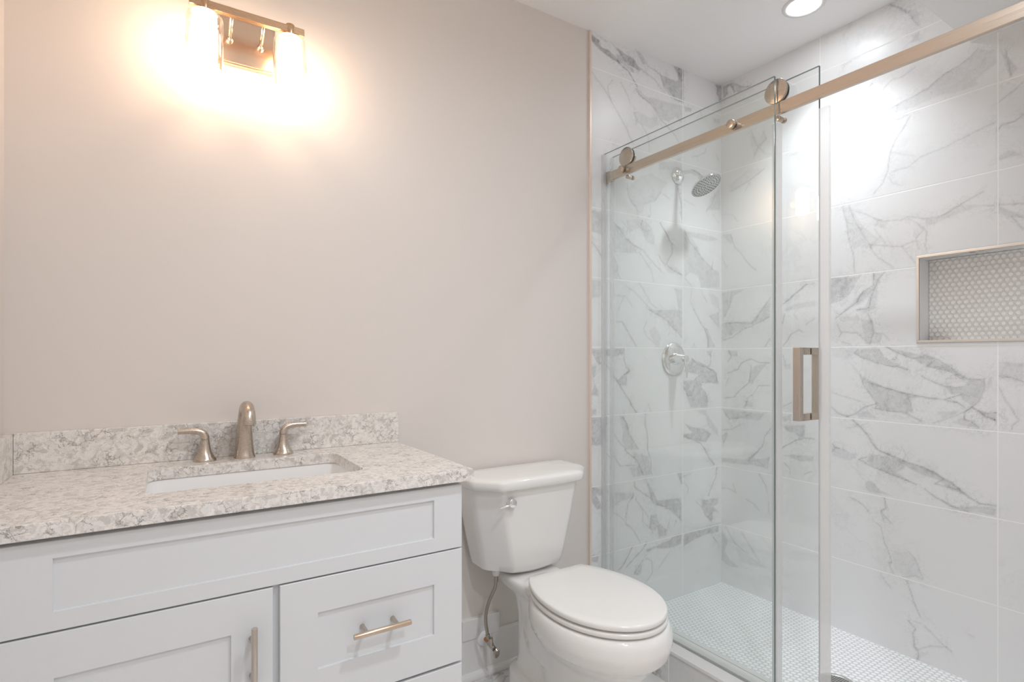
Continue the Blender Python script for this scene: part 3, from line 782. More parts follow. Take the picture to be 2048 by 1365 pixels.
0 0.35 0.083,2.611 0.125,2.58 0.171,2.559 0.139,2.555 0.1,2.556
0.0035 0.5 0.06,2.618 0.071,2.598 0.083,2.563
0.003 0.45 0.088,2.608 0.125,2.579 0.174,2.557
"""

# ------------------------------------------------------------------ the marble veins, with the bit of traced shadow (wall metres: along the wall, height)
def vein_field(text, A, Z):
    """darkness of the stone at points (A, Z): lines with a width, patches with soft ragged rims"""
    rng = np.random.RandomState(7)
    def fb(f0, n=5):
        s = np.zeros_like(A); tot = 0
        for o in range(n):
            f = f0 * 1.9 ** o; k = .62 ** o
            for _ in range(3):
                th = rng.uniform(0, 2 * PI); ph = rng.uniform(0, 2 * PI)
                s += k * np.sin((A * math.cos(th) + Z * math.sin(th)) * f * 2 * PI + ph); tot += k * .7
        return s / tot
    wa, wz = A + .0035 * fb(9), Z + .0035 * fb(9)
    tex = .5 + .5 * fb(14)
    keep = np.ones_like(A); calm = np.ones_like(A)
    for ln in text.strip().splitlines():
        f = ln.split()
        w, k = float(f[0]), float(f[1])
        P = np.array([[float(x) for x in q.split(',')] for q in f[2:]])
        pad = .085
        sel = np.where((A > P[:, 0].min() - pad) & (A < P[:, 0].max() + pad) & (Z > P[:, 1].min() - pad) & (Z < P[:, 1].max() + pad))[0]
        if not len(sel): continue
        x, y, tx = wa[sel], wz[sel], tex[sel]
        d = np.full(len(sel), 9.0)
        segs = list(zip(P, P[1:])) + ([(P[-1], P[0])] if w == 0 else [])
        inside = np.zeros(len(sel), bool)
        for a, b in segs:
            vx, vy = b - a
            L = vx * vx + vy * vy + 1e-12
            t = np.clip(((x - a[0]) * vx + (y - a[1]) * vy) / L, 0, 1)
            d = np.minimum(d, np.hypot(x - a[0] - t * vx, y - a[1] - t * vy))
            if w == 0:
                c = (a[1] > y) != (b[1] > y)
                with np.errstate(divide='ignore', invalid='ignore'):
                    xi = a[0] + (y - a[1]) * vx / (vy if abs(vy) > 1e-9 else 1e-9)
                inside ^= c & (x < xi)
        calm[sel] *= 1 - min(1.0, 1.5 * k) * np.exp(-(np.where(inside, 0, d) / .032) ** 2)
        if w == 0:
            sd = np.where(inside, d, -d)
            q = np.clip((sd + .004) / .012, 0, 1); q = q * q * (3 - 2 * q)
            rim = np.exp(-((sd - .002) / .004) ** 2) * .35
            g = np.clip(q * (.50 + .62 * tx) + rim * q, 0, 1.2)
        else:
            ww = max(w * .62, .0017) * (.65 + .8 * tx)
            g = np.exp(-(d / ww) ** 2) + .28 * np.exp(-(d / (ww * 3.2)) ** 2)
        keep[sel] *= 1 - np.clip(.85 * k * g, 0, .95)
    return 1 - keep, 1 - calm

def grid_wall(name, us, vs, place, hole, m, text, back):
    """a tiled wall: fine grid on its face (carries the veins) and a solid body behind it"""
    U, V = np.meshgrid(us, vs, indexing='xy')
    nu, nv = len(us), len(vs)
    pts = place(U.ravel(), V.ravel())
    idx = np.arange(nu * nv).reshape(nv, nu)
    f = np.stack([idx[:-1, :-1], idx[:-1, 1:], idx[1:, 1:], idx[1:, :-1]], -1).reshape(-1, 4)
    if hole:
        cu = (U[:-1, :-1] + U[1:, 1:]).ravel() / 2; cv = (V[:-1, :-1] + V[1:, 1:]).ravel() / 2
        f = f[~((cu > hole[0]) & (cu < hole[1]) & (cv > hole[2]) & (cv < hole[3]))]
    vein, aura = vein_field(text, U.ravel().copy(), V.ravel().copy())
    # body behind the face
    bv, bf = back(len(pts))
    pts = np.concatenate([pts, np.array(bv)]); vein = np.concatenate([vein, np.zeros(len(bv))]); aura = np.concatenate([aura, np.zeros(len(bv))])
    f = np.concatenate([f, np.array(bf)])
    me = bpy.data.meshes.new(name)
    me.vertices.add(len(pts)); me.vertices.foreach_set('co', pts.astype(np.float32).ravel())
    me.loops.add(len(f) * 4); me.loops.foreach_set('vertex_index', f.astype(np.int32).ravel())
    me.polygons.add(len(f)); me.polygons.foreach_set('loop_start', (np.arange(len(f)) * 4).astype(np.int32))
    me.update(calc_edges=True)
    at = me.attributes.new('vein', 'FLOAT', 'POINT')
    at.data.foreach_set('value', vein.astype(np.float32))
    at = me.attributes.new('aura', 'FLOAT', 'POINT')
    at.data.foreach_set('value', aura.astype(np.float32))
    me.materials.append(m)
    o = bpy.data.objects.new(name, me)
    COL.objects.link(o)
    return struct(o)

def lattice(a, b, step, extra=()):
    return np.array(sorted(set(np.round(np.linspace(a, b, int(round((b - a) / step)) + 1), 5)) | set(extra)))

XT = 1.577                                   # where tile starts on the vanity wall
STEP = .0036
def backA(n):
    v = [(XT, YT, 0), (XR, YT, 0), (XR, YT, ZC), (XT, YT, ZC), (XT, YB + .08, 0), (XR, YB + .08, 0), (XR, YB + .08, ZC), (XT, YB + .08, ZC)]
    q = [(4, 7, 6, 5), (0, 3, 7, 4), (1, 5, 6, 2), (3, 2, 6, 7), (0, 4, 5, 1)]
    return v, [tuple(n + i for i in t) for t in q]
grid_wall('wall_back_tiled', lattice(XT, XR, STEP), lattice(0.0, ZC, STEP),
          lambda u, v: np.stack([u, np.full_like(u, YT), v], -1), None, M['tileA'], VEINS_SHADE_A, backA)
# long tiled wall with the niche opening; u runs from the corner towards the camera
NU0, NU1, NZ0, NZ1, ND = YB - .938, YB - .33, 1.276, 1.593, .089
TB = YB - YS
def placeB(u, v):
    return np.stack([np.full_like(u, XR), YB - u, v], -1)
def backB(n):
    x1 = XR + .14
    y0, y1 = YB + .08, YS
    v = [(x1, y0, 0), (x1, y1, 0), (x1, y1, ZC), (x1, y0, ZC), (XR, y0, 0), (XR, y1, 0), (XR, y1, ZC), (XR, y0, ZC)]
    q = [(0, 3, 2, 1), (1, 2, 6, 5), (4, 7, 3, 0), (7, 6, 2, 3), (4, 0, 1, 5)]
    return v, [tuple(n + i for i in t) for t in q]
wall_b = grid_wall('wall_right_tiled', lattice(YB - YT, TB, STEP, (NU0, NU1)), lattice(0.0, ZC, STEP, (NZ0, NZ1)),
          placeB, (NU0, NU1, NZ0, NZ1), M['tileB'], VEINS_B, backB)

# ------------------------------------------------------------------ the room
def wall(name, *a, m='paint'):
    return struct(obj(name, B(*a), M[m]))
T = .10
wall('wall_back', XL - T, XT - .010, YB, YB + .08, 0, ZC)
wall('wall_left', XL - T, XL, YF, YB, 0, ZC)
wall('wall_front', XL - T, 1.58, YF - T, YF, 0, ZC)
wall('wall_right', 1.58, 1.58 + T, YF - T, YS - .10, 0, ZC)
wall('wall_shower_end', 1.58, XR + .14, YS - .10, YS, 0, ZC)
wall('floor', XL - T, 1.60, YF - T, YB + .08, -.06, 0, m='tileF')
wall('floor_shower', 1.60, XR, YS, YT, -.06, ZS, m='pennyF')
wall('ceiling', XL - T, XR + .14, YF - T, YB + .08, ZC, ZC + .08, m='ceil')
wall('ceiling_soffit', 1.30, XR, YS, .7787, 2.3504, ZC, m='ceil')
# metal edging where the tile meets the paint
struct(obj('trim_1', B(XT - .0105, XT, YT - .003, YB + .01, 0, ZC, bev=.0012), M['edge_metal']))
# baseboard with shoe moulding, and the short block above it
def bm_base(x0, x1):
    prof = [(YB + .01, .0), (YB - .030, .0), (YB - .0295, .008), (YB - .027, .016), (YB - .022, .022), (YB - .015, .026), (YB - .014, .148), (YB - .012, .154), (YB - .008, .158), (YB + .01, .158)]
    bm = bmesh.new()
    return rings(bm, [[Vector((x, y, z + .001)) for y, z in prof] for x in (x0, x1)])
struct(obj('baseboard_back', bm_base(.664, XT - .0105), M['trim']))
struct(obj('trim_2', B(.942, 1.1036, YB - .019, YB + .005, .150, .2265, bev=.003), M['trim']))
def bm_base_side(y0, y1):
    bm = bmesh.new()
    prof = [(XL - .01, 0), (XL + .028, 0), (XL + .02, .022), (XL + .015, .026), (XL + .013, .15), (XL + .008, .158), (XL - .01, .158)]
    return rings(bm, [[Vector((x, y, z + .001)) for x, z in prof] for y in (y0, y1)])
struct(obj('baseboard_left', bm_base_side(YF, 1.27), M['trim']))
# shower curb: tiled body and a pale top slab
CX0, CX1, CZ = 1.580, 1.722, .130
curb = struct(obj('trim_3', B(CX0 + .004, CX1 - .004, YS, YT, 0, CZ - .014), M['tileC']))
obj('curb_cap', B(CX0, CX1, YS, YT, CZ - .014, CZ, bev=.0025), mat('pale curb slab', (.80, .79, .775), .2), curb)

# niche in the long wall
NYa, NYb = YB - NU0, YB - NU1               # .938 (left side), .33
nb = bmesh.new()
def quad(bm, *p):
    bm.faces.new([bm.verts.new(q) for q in p])
X2 = XR + ND
quad(nb, (XR, NYa, NZ0), (X2, NYa, NZ0), (X2, NYa, NZ1), (XR, NYa, NZ1))
quad(nb, (XR, NYb, NZ0), (XR, NYb, NZ1), (X2, NYb, NZ1), (X2, NYb, NZ0))
quad(nb, (XR, NYa, NZ1), (X2, NYa, NZ1), (X2, NYb, NZ1), (XR, NYb, NZ1))
quad(nb, (XR, NYa, NZ0), (XR, NYb, NZ0), (X2, NYb, NZ0), (X2, NYa, NZ0))
ns = obj('niche_lining', nb, M['tileN'], wall_b)
nk = B(X2 - .004, X2 + .01, NYb + .001, NYa - .001, NZ0 + .001, NZ1 - .001)
obj('niche_mosaic', nk, M['pennyN'], wall_b)
fr = bmesh.new()
e, o_ = .0095, .004
box(fr, XR - o_, XR + .003, NYb - e, NYa + e, NZ1, NZ1 + e, bev=.001)
box(fr, XR - o_, XR + .003, NYb - e, NYa + e, NZ0 - e, NZ0, bev=.001)
box(fr, XR - o_, XR + .003, NYa, NYa + e, NZ0, NZ1, bev=.001)
box(fr, XR - o_, XR + .003, NYb - e, NYb, NZ0, NZ1, bev=.001)
obj('niche_frame', fr, M['edge_pale'], wall_b)

# ------------------------------------------------------------------ ceiling lights: the shower one, and two added for fill
def downlight(x, y, z, label, power, col, spread, r=.058, group=None):
    t = thing('ceiling_light', label, 'light', (x, y, z), group)
    bm = bmesh.new()
    lathe(bm, (x, y, z), (0, 0, -1), [(-.003, r + .022), (.003, r + .021), (.005, r + .012), (.004, r), (-.003, r)], 48, False, False)
    obj('trim_ring', bm, M['trim'], t, smooth=True)
    bm = bmesh.new()
    lathe(bm, (x, y, z - .0015), (0, 0, -1), [(0, r), (.0005, r * .98), (.0015, r * .6), (.002, .0005)], 48, False, True)
    obj('lens', bm, emit('downlight lens', col, E_LENS), t, smooth=True)
    ld = bpy.data.lights.new('downlight_beam', 'AREA')
    ld.shape = 'DISK'; ld.size = 2 * r * .97; ld.energy = power; ld.color = col; ld.spread = math.radians(spread)
    lo = bpy.data.objects.new('downlight_beam', ld)
    COL.objects.link(lo); lo.parent = t; lo.location = (0, 0, -.0045)
    return t
downlight(2.185, 1.232, ZC, 'round white recessed downlight glowing in the ceiling above the shower', P_SHOWER, C_DOWN_SHOWER, 98)
downlight(.90, .34, ZC, 'added unseen fill downlight in the ceiling in front of the vanity', P_FILL, C_FILL, 165)  # out of view, added to brighten the room
downlight(.55, -.62, ZC, 'added unseen fill downlight in the ceiling at the back of the room', P_FILL, C_FILL, 165)  # second added lamp out of view, more fill light

# ------------------------------------------------------------------ vanity light
VL = thing('vanity_light', 'two-lamp brushed nickel wall light with clear glass cylinder shades above the sink', 'light', (.211, YB, 2.15))
YLB, ZLB = 1.72, 2.178
bp = B(.128, .2935, YB - .024, YB + .002, 2.083, 2.214, bev=.005)
obj('backplate', bp, M['mirror'], VL)
rim = bmesh.new()
for a in ((.1255, .296, 2.0805, 2.086), (.1255, .296, 2.211, 2.2165)):
    box(rim, a[0], a[1], YB - .016, YB + .002, a[2], a[3], bev=.002)
for a in ((.1255, .131), (.2905, .296)):
    box(rim, a[0], a[1], YB - .016, YB + .002, 2.0805, 2.2165, bev=.002)
obj('plate_rim', rim, M['nickel_x'], VL)
obj('crossbar', B(.0625, .3595, YLB - .009, YLB + .009, ZLB - .0105, ZLB + .0105, bev=.0015), M['lampbar'], VL)
for x in (.167, .250):
    bm = bmesh.new()
    cyl(bm, (x, YLB + .006, ZLB - .004), (x + .003, YB - .02, 2.146), .0055, 20)
    a = obj('arm', bm, M['nickel'], VL, smooth=True)
    bm = bmesh.new()
    bmesh.ops.create_uvsphere(bm, u_segments=20, v_segments=12, radius=.0095, matrix=Matrix.Translation((x + .003, YB - .028, 2.146)))
    obj('knob', bm, M['nickel'], a, smooth=True)
for x in (.0995, .3205):
    bm = bmesh.new()
    cyl(bm, (x, YLB, ZLB + .016), (x, YLB, ZLB - .020), .0125, 32, .002)
    lathe(bm, (x, YLB, ZLB - .018), (0, 0, -1), [(0, .013), (.003, .027), (.0055, .0275), (.0065, .020)], 40)
    s_ = smooth_angle(obj('lamp_holder', bm, M['lampbar'], VL))
    bm = bmesh.new()
    lathe(bm, (x, YLB, 2.152), (0, 0, -1), [(0, .030), (.003, .040), (.008, .0445), (.014, .046), (.152, .046), (.1525, .0445), (.152, .043), (.014, .043), (.009, .0415), (.005, .037), (.003, .028)], 56, False, False)
    obj('shade', bm, M['shade'], VL, smooth=True)
    bm = bmesh.new()
    lathe(bm, (x, YLB, 2.1520), (0, 0, -1), [(0, .021), (.006, .028), (.012, .0305), (.128, .0305), (.135, .027), (.138, .018), (.139, .001)], 40, True, True)
    obj('bulb', bm, M['bulb'], VL, smooth=True)

# ------------------------------------------------------------------ vanity cabinet
YC, FT = 1.280, .020                         # face of the fronts, their thickness
VX0, VX1 = -.245, .6627
van = thing('vanity_cabinet', 'white shaker vanity cabinet with steel bar pulls under the speckled counter', 'cabinet', (.21, 1.56, 0))
ZK = .105
cb = bmesh.new()
box(cb, VX0 + .001, VX0 + .019, YC + FT + .001, YB - .002, 0, .889, bev=.001)
box(cb, VX1 - .019, VX1 - .001, YC + FT + .001, YB - .002, 0, .889, bev=.001)
box(cb, VX0 + .019, VX1 - .019, YC + FT + .001, YB - .002, ZK, ZK + .018)
box(cb, VX0 + .019, VX1 - .019, YB - .012, YB - .002, ZK + .018, .889)
box(cb, VX0 + .019, VX1 - .019, YC + FT + .001, YC + FT + .019, .700, .889)
obj('carcass', cb, M['cab'], van)
obj('toe_kick', B(VX0 + .002, VX1 - .002, 1.36, 1.375, 0, ZK - .001), M['cab'], van)
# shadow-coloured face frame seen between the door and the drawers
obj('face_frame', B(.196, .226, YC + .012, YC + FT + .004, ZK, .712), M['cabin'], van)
obj('filler_strip', B(XL, VX0 - .002, YC + .004, YC + FT, ZK, .889), M['cab'], van)

def shaker(name, x0, x1, z0, z1, ix0, ix1, iz0, iz1, rec=.0065):
    """frame-and-panel front: flat rails and stiles round a sunk panel"""
    bm = bmesh.new()
    e = .0012
    def ring(a, b, c, d, y):
        return [Vector((a, y, c)), Vector((b, y, c)), Vector((b, y, d)), Vector((a, y, d))]
    rs = [ring(x0, x1, z0, z1, YC + FT), ring(x0, x1, z0, z1, YC + e), ring(x0 + e, x1 - e, z0 + e, z1 - e, YC),
          ring(ix0, ix1, iz0, iz1, YC), ring(ix0 + .0008, ix1 - .0008, iz0 + .0008, iz1 - .0008, YC + rec)]
    rings(bm, rs, True, True)
    return obj(name, bm, M['cab'], van)

def pull(parent, a, b, posts):
    """round bar pull"""
    bm = bmesh.new()
    cyl(bm, a, b, .0062, 24, .0008)
    h = obj('handle', bm, M['nickel_x'] if a[2] == b[2] else M['nickel_z'], parent)
    smooth_angle(h)
    for p in posts:
        bm = bmesh.new()
        lathe(bm, (p[0], YC + p[1], p[2]), (0, -1, 0), [(-.0005, .0062), (.004, .0055), (.035 + p[1] - .003, .0048)], 20)
        smooth_angle(obj('post', bm, M['nickel'], h))
    return h

shaker('false_front', VX0, VX1, .7150, .8785, -.1656, .5837, .7497, .8470)
dr = shaker('door', VX0, .2036, ZK + .004, .7112, -.1640, .1225, ZK + .085, .6300)
YH = YC - .035
pull(dr, (.1625, YH, .5085), (.1625, YH, .6480), [(.1625, 0, .613), (.1625, 0, .5347)])
d1 = shaker('drawer', .2178, VX1, .4180, .7112, .298, .5837, .5047, .6330)
pull(d1, (.3690, YH, .5725), (.5070, YH, .5725), [(.4010, .0065, .5725), (.4760, .0065, .5725)])
d2 = shaker('drawer', .2178, VX1, ZK + .004, .4110, .298, .5837, ZK + .085, .3260)
pull(d2, (.3690, YH, .270), (.5070, YH, .270), [(.4010, .0065, .270), (.4760, .0065, .270)])

# ------------------------------------------------------------------ countertop with sink opening
ZT, ZU, YCF, CX = .9185, .8895, 1.2610, .6885
SX0, SX1, SY0, SY1 = -.030, .4465, 1.402, 1.705
ctr = thing('countertop', 'speckled beige and grey quartz countertop with a sink cutout on the white vanity', 'countertop', (.18, 1.55, ZU))
bm = bmesh.new()
outer = [(XL + .0005, YCF), (CX, YCF), (CX, YB - .0005), (XL + .0005, YB - .0005)]
hole = rrect(SX0, SX1, SY0, SY1, .032, 8)
def plate(bm, z):
    vo = [bm.verts.new((x, y, z)) for x, y in outer]
    vh = [bm.verts.new((x, y, z)) for x, y in hole]
    es = [bm.edges.new((a, b)) for a, b in zip(vo, vo[1:] + vo[:1])] + [bm.edges.new((a, b)) for a, b in zip(vh, vh[1:] + vh[:1])]
    bmesh.ops.triangle_fill(bm, edges=es, use_beauty=True)
    return vo, vh
to, th = plate(bm, ZT)
uo, uh = plate(bm, ZU)
for a, b in ((to, uo), (th, uh)):
    for i in range(len(a)):
        j = (i + 1) % len(a)
        bm.faces.new((a[i], b[i], b[j], a[j]))
sl = obj('slab', bm, M['quartz'], ctr)
bv = sl.modifiers.new('edge', 'BEVEL'); bv.width = .0012; bv.segments = 2; bv.limit_method = 'ANGLE'; bv.angle_limit = math.radians(50)
tag(obj('backsplash', B(XL + .0205, .6925, YB - .020, YB - .0005, ZT + .0003, ZT + .102, bev=.0012), M['quartz']),
    'low speckled quartz backsplash strip along the wall behind the faucet', 'backsplash')
tag(obj('side_splash', B(XL + .0005, XL + .0200, YCF + .02, YB - .0005, ZT + .0003, ZT + .102, bev=.0012), M['quartz']),
    'short quartz side splash at the far left end of the counter', 'backsplash')

# ------------------------------------------------------------------ undermount basin
snk = thing('sink_basin', 'white rectangular undermount sink basin set into the quartz counter', 'sink', (.208, 1.553, ZU - .15))
def rr3(inset, r, z):
    return [Vector((x, y, z)) for x, y in rrect(SX0 - .004 + inset, SX1 + .004 - inset, SY0 - .004 + inset, SY1 + .004 - inset, r, 8)]
bm = bmesh.new()
rings(bm, [rr3(.11, .03, ZU - .158), rr3(.065, .05, ZU - .155), rr3(.022, .05, ZU - .145), rr3(.006, .045, ZU - .118), rr3(-.007, .04, ZU - .016), rr3(-.020, .045, ZU - .012),
           rr3(-.020, .045, ZU - .0012), rr3(0, .036, ZU - .0012), rr3(.003, .036, ZU - .012), rr3(.010, .04, ZU - .075), rr3(.018, .045, ZU - .115),
           rr3(.034, .05, ZU - .133), rr3(.075, .05, ZU - .142), rr3(.12, .03, ZU - .146)], True, True)
bk = obj('basin', bm, M['china_w'], snk, smooth=True)
smooth_angle(bk, 50)
bm = bmesh.new()
lathe(bm, (.208, 1.553, ZU - .1455), (0, 0, 1), [(0, .030), (.002, .030), (.003, .026), (.001, .022), (.001, .001)], 36)
obj('drain', bm, M['nickel'], snk, smooth=True)

# ------------------------------------------------------------------ widespread faucet
fau = thing('faucet', 'brushed nickel widespread faucet with curved spout and two lever handles', 'faucet', (.2045, 1.772, ZT))
fx, fy = .2045, 1.772
path = spline([(fx, fy, ZT), (fx, fy, ZT + .03), (fx, fy - .002, ZT + .08), (fx, fy - .010, ZT + .118), (fx, fy - .030, ZT + .144), (fx, fy - .060, ZT + .151), (fx, fy - .085, ZT + .139), (fx, fy - .095, ZT + .122), (fx, fy - .0965, ZT + .104)], 6)
n = len(path)
rad = [float(np.interp(i / (n - 1), [0, .015, .06, .25, .42, .6, .8, 1], [.029, .0288, .0262, .0205, .0178, .0168, .0175, .0178])) for i in range(n)]
bm = bmesh.new()
tube(bm, path, rad, 32)
sp = obj('spout', bm, M['nickel'], fau, smooth=True)
smooth_angle(sp, 50)
bm = bmesh.new()
d = (path[-1] - path[-2]).normalized()
lathe(bm, path[-1] - d * .004, d, [(0, .0135), (.0050, .0135), (.0052, .009), (.003, .0085), (.003, .001)], 28)
obj('aerator', bm, M['dark'], sp)
for hx, sgn in ((.1035, -1), (.3105, 1)):
    bm = bmesh.new()
    lathe(bm, (hx, fy, ZT), (0, 0, 1), [(0, .0285), (.004, .0285), (.0075, .0265), (.014, .0222), (.024, .0172), (.038, .0138), (.052, .0118), (.060, .0112)], 36)
    h = obj('handle', bm, M['nickel'], fau, smooth=True)
    smooth_angle(h, 50)
    bm = bmesh.new()
    pth = spline([(hx, fy, ZT + .0612), (hx + sgn * .0005, fy, ZT + .070), (hx + sgn * .006, fy, ZT + .0785), (hx + sgn * .020, fy, ZT + .0845), (hx + sgn * .042, fy, ZT + .0862), (hx + sgn * .066, fy, ZT + .0860)], 6)
    k = len(pth)
    tube(bm, pth, [(.0112 - .0045 * (i / (k - 1)), .0112 - .0035 * (i / (k - 1))) for i in range(k)], 24)
    smooth_angle(obj('lever', bm, M['nickel'], h), 50)

# ------------------------------------------------------------------ toilet
TX = 1.149
wc = thing('toilet', 'white two-piece elongated toilet with closed lid between vanity and glass shower', 'toilet', (TX, 1.40, 0))
def egg(w, y0, y1, yw, z, n=48, pf=2.0, pb=2.6):
    """plan outline: half-width w, front y0, back y1, widest at yw"""
    out = []
    for i in range(n):
        a = 2 * PI * i / n
        c, s_ = math.cos(a), math.sin(a)
        p = pf if s_ < 0 else pb
        L = (yw - y0) if s_ < 0 else (y1 - yw)
        x = w * math.copysign(abs(c) ** (2 / p), c)
        y = yw + L * math.copysign(abs(s_) ** (2 / p), s_)
        out.append(Vector((TX + x, y, z)))
    return out
bm = bmesh.new()
# bowl
rings(bm, [egg(.070, 1.22, 1.50, 1.38, .02), egg(.092, 1.165, 1.52, 1.36, .06), egg(.097, 1.155, 1.53, 1.36, .13), egg(.102, 1.145, 1.54, 1.355, .20), egg(.112, 1.132, 1.55, 1.345, .268), egg(.146, 1.100, 1.55, 1.31, .312, pb=2.0),
           egg(.184, 1.062, 1.56, 1.30, .345, pb=2.0), egg(.195, 1.052, 1.56, 1.30, .380, pb=2.0), egg(.193, 1.055, 1.56, 1.30, .412, pb=2.0), egg(.184, 1.066, 1.56, 1.30, .4330, pb=2.0)])
# foot
rings(bm, [egg(.116, 1.160, 1.70, 1.45, .0, pf=2.3, pb=4), egg(.118, 1.155, 1.705, 1.45, .02, pf=2.3, pb=4), egg(.117, 1.16, 1.70, 1.45, .10, pf=2.3, pb=4), egg(.106, 1.18, 1.68, 1.45, .118, pf=2.3, pb=4)])
# rear column with the trapway
rings(bm, [egg(.092, 1.42, 1.680, 1.57, .06, pf=3, pb=4), egg(.086, 1.43, 1.655, 1.57, .16, pf=3, pb=4), egg(.086, 1.42, 1.655, 1.57, .30, pf=3, pb=4), egg(.092, 1.40, 1.67, 1.57, .36, pf=3, pb=4), egg(.096, 1.40, 1.69, 1.57, .41, pf=3, pb=4)])
# trapway bulge running forward on both sides
rings(bm, [egg(.100, 1.30, 1.60, 1.46, .20, pf=2.2, pb=3), egg(.108, 1.28, 1.62, 1.46, .26, pf=2.2, pb=3), egg(.100, 1.30, 1.62, 1.48, .33, pf=2.2, pb=3)])
# deck under the tank
rings(bm, [egg(.085, 1.40, 1.750, 1.60, .365, pf=3, pb=5), egg(.104, 1.40, 1.765, 1.60, .392, pf=3, pb=5), egg(.108, 1.40, 1.770, 1.60, .418, pf=3, pb=5), egg(.100, 1.41, 1.765, 1.60, .4270, pf=3, pb=5)])
rings(bm, [egg(.100, 1.38, 1.600, 1.45, .385, pf=2.5, pb=2.6), egg(.122, 1.37, 1.610, 1.45, .412, pf=2.5, pb=2.6), egg(.116, 1.38, 1.605, 1.45, .4330, pf=2.5, pb=2.6)])
bowl = obj('bowl', bm, M['china'], wc, smooth=True)
r_ = bowl.modifiers.new('fuse', 'REMESH'); r_.mode = 'VOXEL'; r_.voxel_size = .0065; r_.use_smooth_shade = True
s_ = bowl.modifiers.new('flow', 'SMOOTH'); s_.factor = .5; s_.iterations = 9
# seat ring and lid: egg plan cut straight at the hinge end
def lid_plan(w, y0, y1, yw, wb, z, off=0.0):
    L = (y1 - yw) / math.sqrt(1 - (wb / w) ** 2)
    pts = []
    for i in range(40):
        a = PI * i / 39
        pts.append((w * math.cos(a), yw - (yw - y0) * math.sin(a)))
    for i in range(1, 15):
        y = yw + (y1 - yw) * i / 14
        pts.append((-w * math.sqrt(1 - ((y - yw) / L) ** 2), y))
    for i in range(1, 8):
        pts.append((-wb + 2 * wb * i / 8, y1))
    for i in range(14, 0, -1):
        y = yw + (y1 - yw) * i / 14
        pts.append((w * math.sqrt(1 - ((y - yw) / L) ** 2), y))
    pts = chaikin(pts, 1)
    out = []
    cx, cy = 0, yw
    for x, y in pts:
        d = math.hypot(x - cx, y - cy)
        k = (d - off) / d
        out.append(Vector((TX + cx + (x - cx) * k, cy + (y - cy) * k, z)))
    return out
def lens_plate(name, w, y0, y1, yw, wb, z0, z1, m, dome=0.0, r=.006):
    bm = bmesh.new()
    pl = lambda z, o: lid_plan(w, y0, y1, yw, wb, z, o)
    rs = [pl(z0, r), pl(z0 + r * .3, r * .3), pl(z0 + r, 0), pl(z1 - r, 0), pl(z1 - r * .3, r * .3), pl(z1, r)]
    if dome:
        for f in (.85, .6, .35, .12):
            rs.append([Vector((TX + (p.x - TX) * f, yw + (p.y - yw) * f, z1 + dome * (1 - f * f))) for p in rs[5]])
    rings(bm, rs)
    return smooth_angle(obj(name, bm, m, wc), 60)
lens_plate('seat', .1795, 1.067, 1.512, 1.30, .118, .4375, .4520, M['seat'], r=.0045)
lid = lens_plate('seat_lid', .179, 1.068, 1.520, 1.30, .110, .4575, .4745, M['seat'], dome=.0025, r=.0055)
for x in (-.062, .062):
    bm = bmesh.new()
    cyl(bm, (TX + x - .022, 1.534, .446), (TX + x + .022, 1.534, .446), .011, 24, .002)
    smooth_angle(obj('hinge', bm, M['seat'], wc))
for x, y in ((-.05, 1.115), (.05, 1.115)):
    obj('bumper', B(TX + x - .012, TX + x + .012, y - .006, y + .006, .4518, .4580), M['seat'], wc)
# tank: bowed front with canted corners, tapering down
def tank_ring(w, yf, yb, z, cut=.078, drop=.090):
    pts = [(-w, yb), (-w, yf + drop), (-w + cut, yf + .006), (-.5 * (w - cut), yf + .0015), (0, yf), (.5 * (w - cut), yf + .0015), (w - cut, yf + .006), (w, yf + drop), (w, yb)]
    dense = []
    for a, b in zip(pts, pts[1:] + pts[:1]):
        for k in range(3):
            dense.append((a[0] + (b[0] - a[0]) * k / 3, a[1] + (b[1] - a[1]) * k / 3))
    return [Vector((TX + x, y, z)) for x, y in chaikin(dense, 2)]
bm = bmesh.new()
rs = [tank_ring(.150, 1.665, 1.790, .4290, .06, .06), tank_ring(.168, 1.640, 1.803, .4345, .068, .07), tank_ring(.178, 1.624, 1.811, .450, .074, .08), tank_ring(.184, 1.614, 1.814, .475)]
for i in range(1, 7):
    t = i / 6
    rs.append(tank_ring(.184 + .056 * t ** .9, 1.614 - .019 * t, 1.814, .475 + .275 * t))
rings(bm, rs)
# front bottom edge dips in the middle
for v in bm.verts:
    if v.co.z < .460:
        v.co.z += .022 * min(1, (abs(v.co.x - TX) / .18) ** 2) * (v.co.z < .445)
tk = smooth_angle(obj('tank', bm, M['china'], wc), 60)
bm = bmesh.new()
rings(bm, [tank_ring(.240, 1.594, 1.815, .750), tank_ring(.250, 1.580, 1.818, .7515), tank_ring(.2535, 1.575, 1.818, .756), tank_ring(.2545, 1.574, 1.818, .777), tank_ring(.2525, 1.577, 1.817, .783), tank_ring(.246, 1.584, 1.812, .7875), tank_ring(.225, 1.604, 1.80, .7895), tank_ring(.12, 1.66, 1.76, .7905)])
smooth_angle(obj('tank_lid', bm, M['china'], wc), 60)
# flush lever on the left of the tank front
bm = bmesh.new()
lx, ly, lz = 1.0180, 1.603, .709
cyl(bm, (lx, ly + .012, lz), (lx - .002, ly - .022, lz), .0155, 28, .002)
bm2 = bm
tube(bm2, spline([(lx - .004, ly - .016, lz - .003), (lx - .024, ly - .012, lz - .008), (lx - .046, ly - .006, lz - .014)], 5), [.0052 - .0016 * i / 10 for i in range(11)], 14)
smooth_angle(obj('flush_lever', bm2, M['chrome'], wc), 45)
bm = bmesh.new()
lathe(bm, (1.021, 1.705, .446), (0, 0, -1), [(0, .013), (.010, .0135), (.022, .0125), (.026, .010)], 12)
obj('fill_nut', bm, M['trim'], wc)

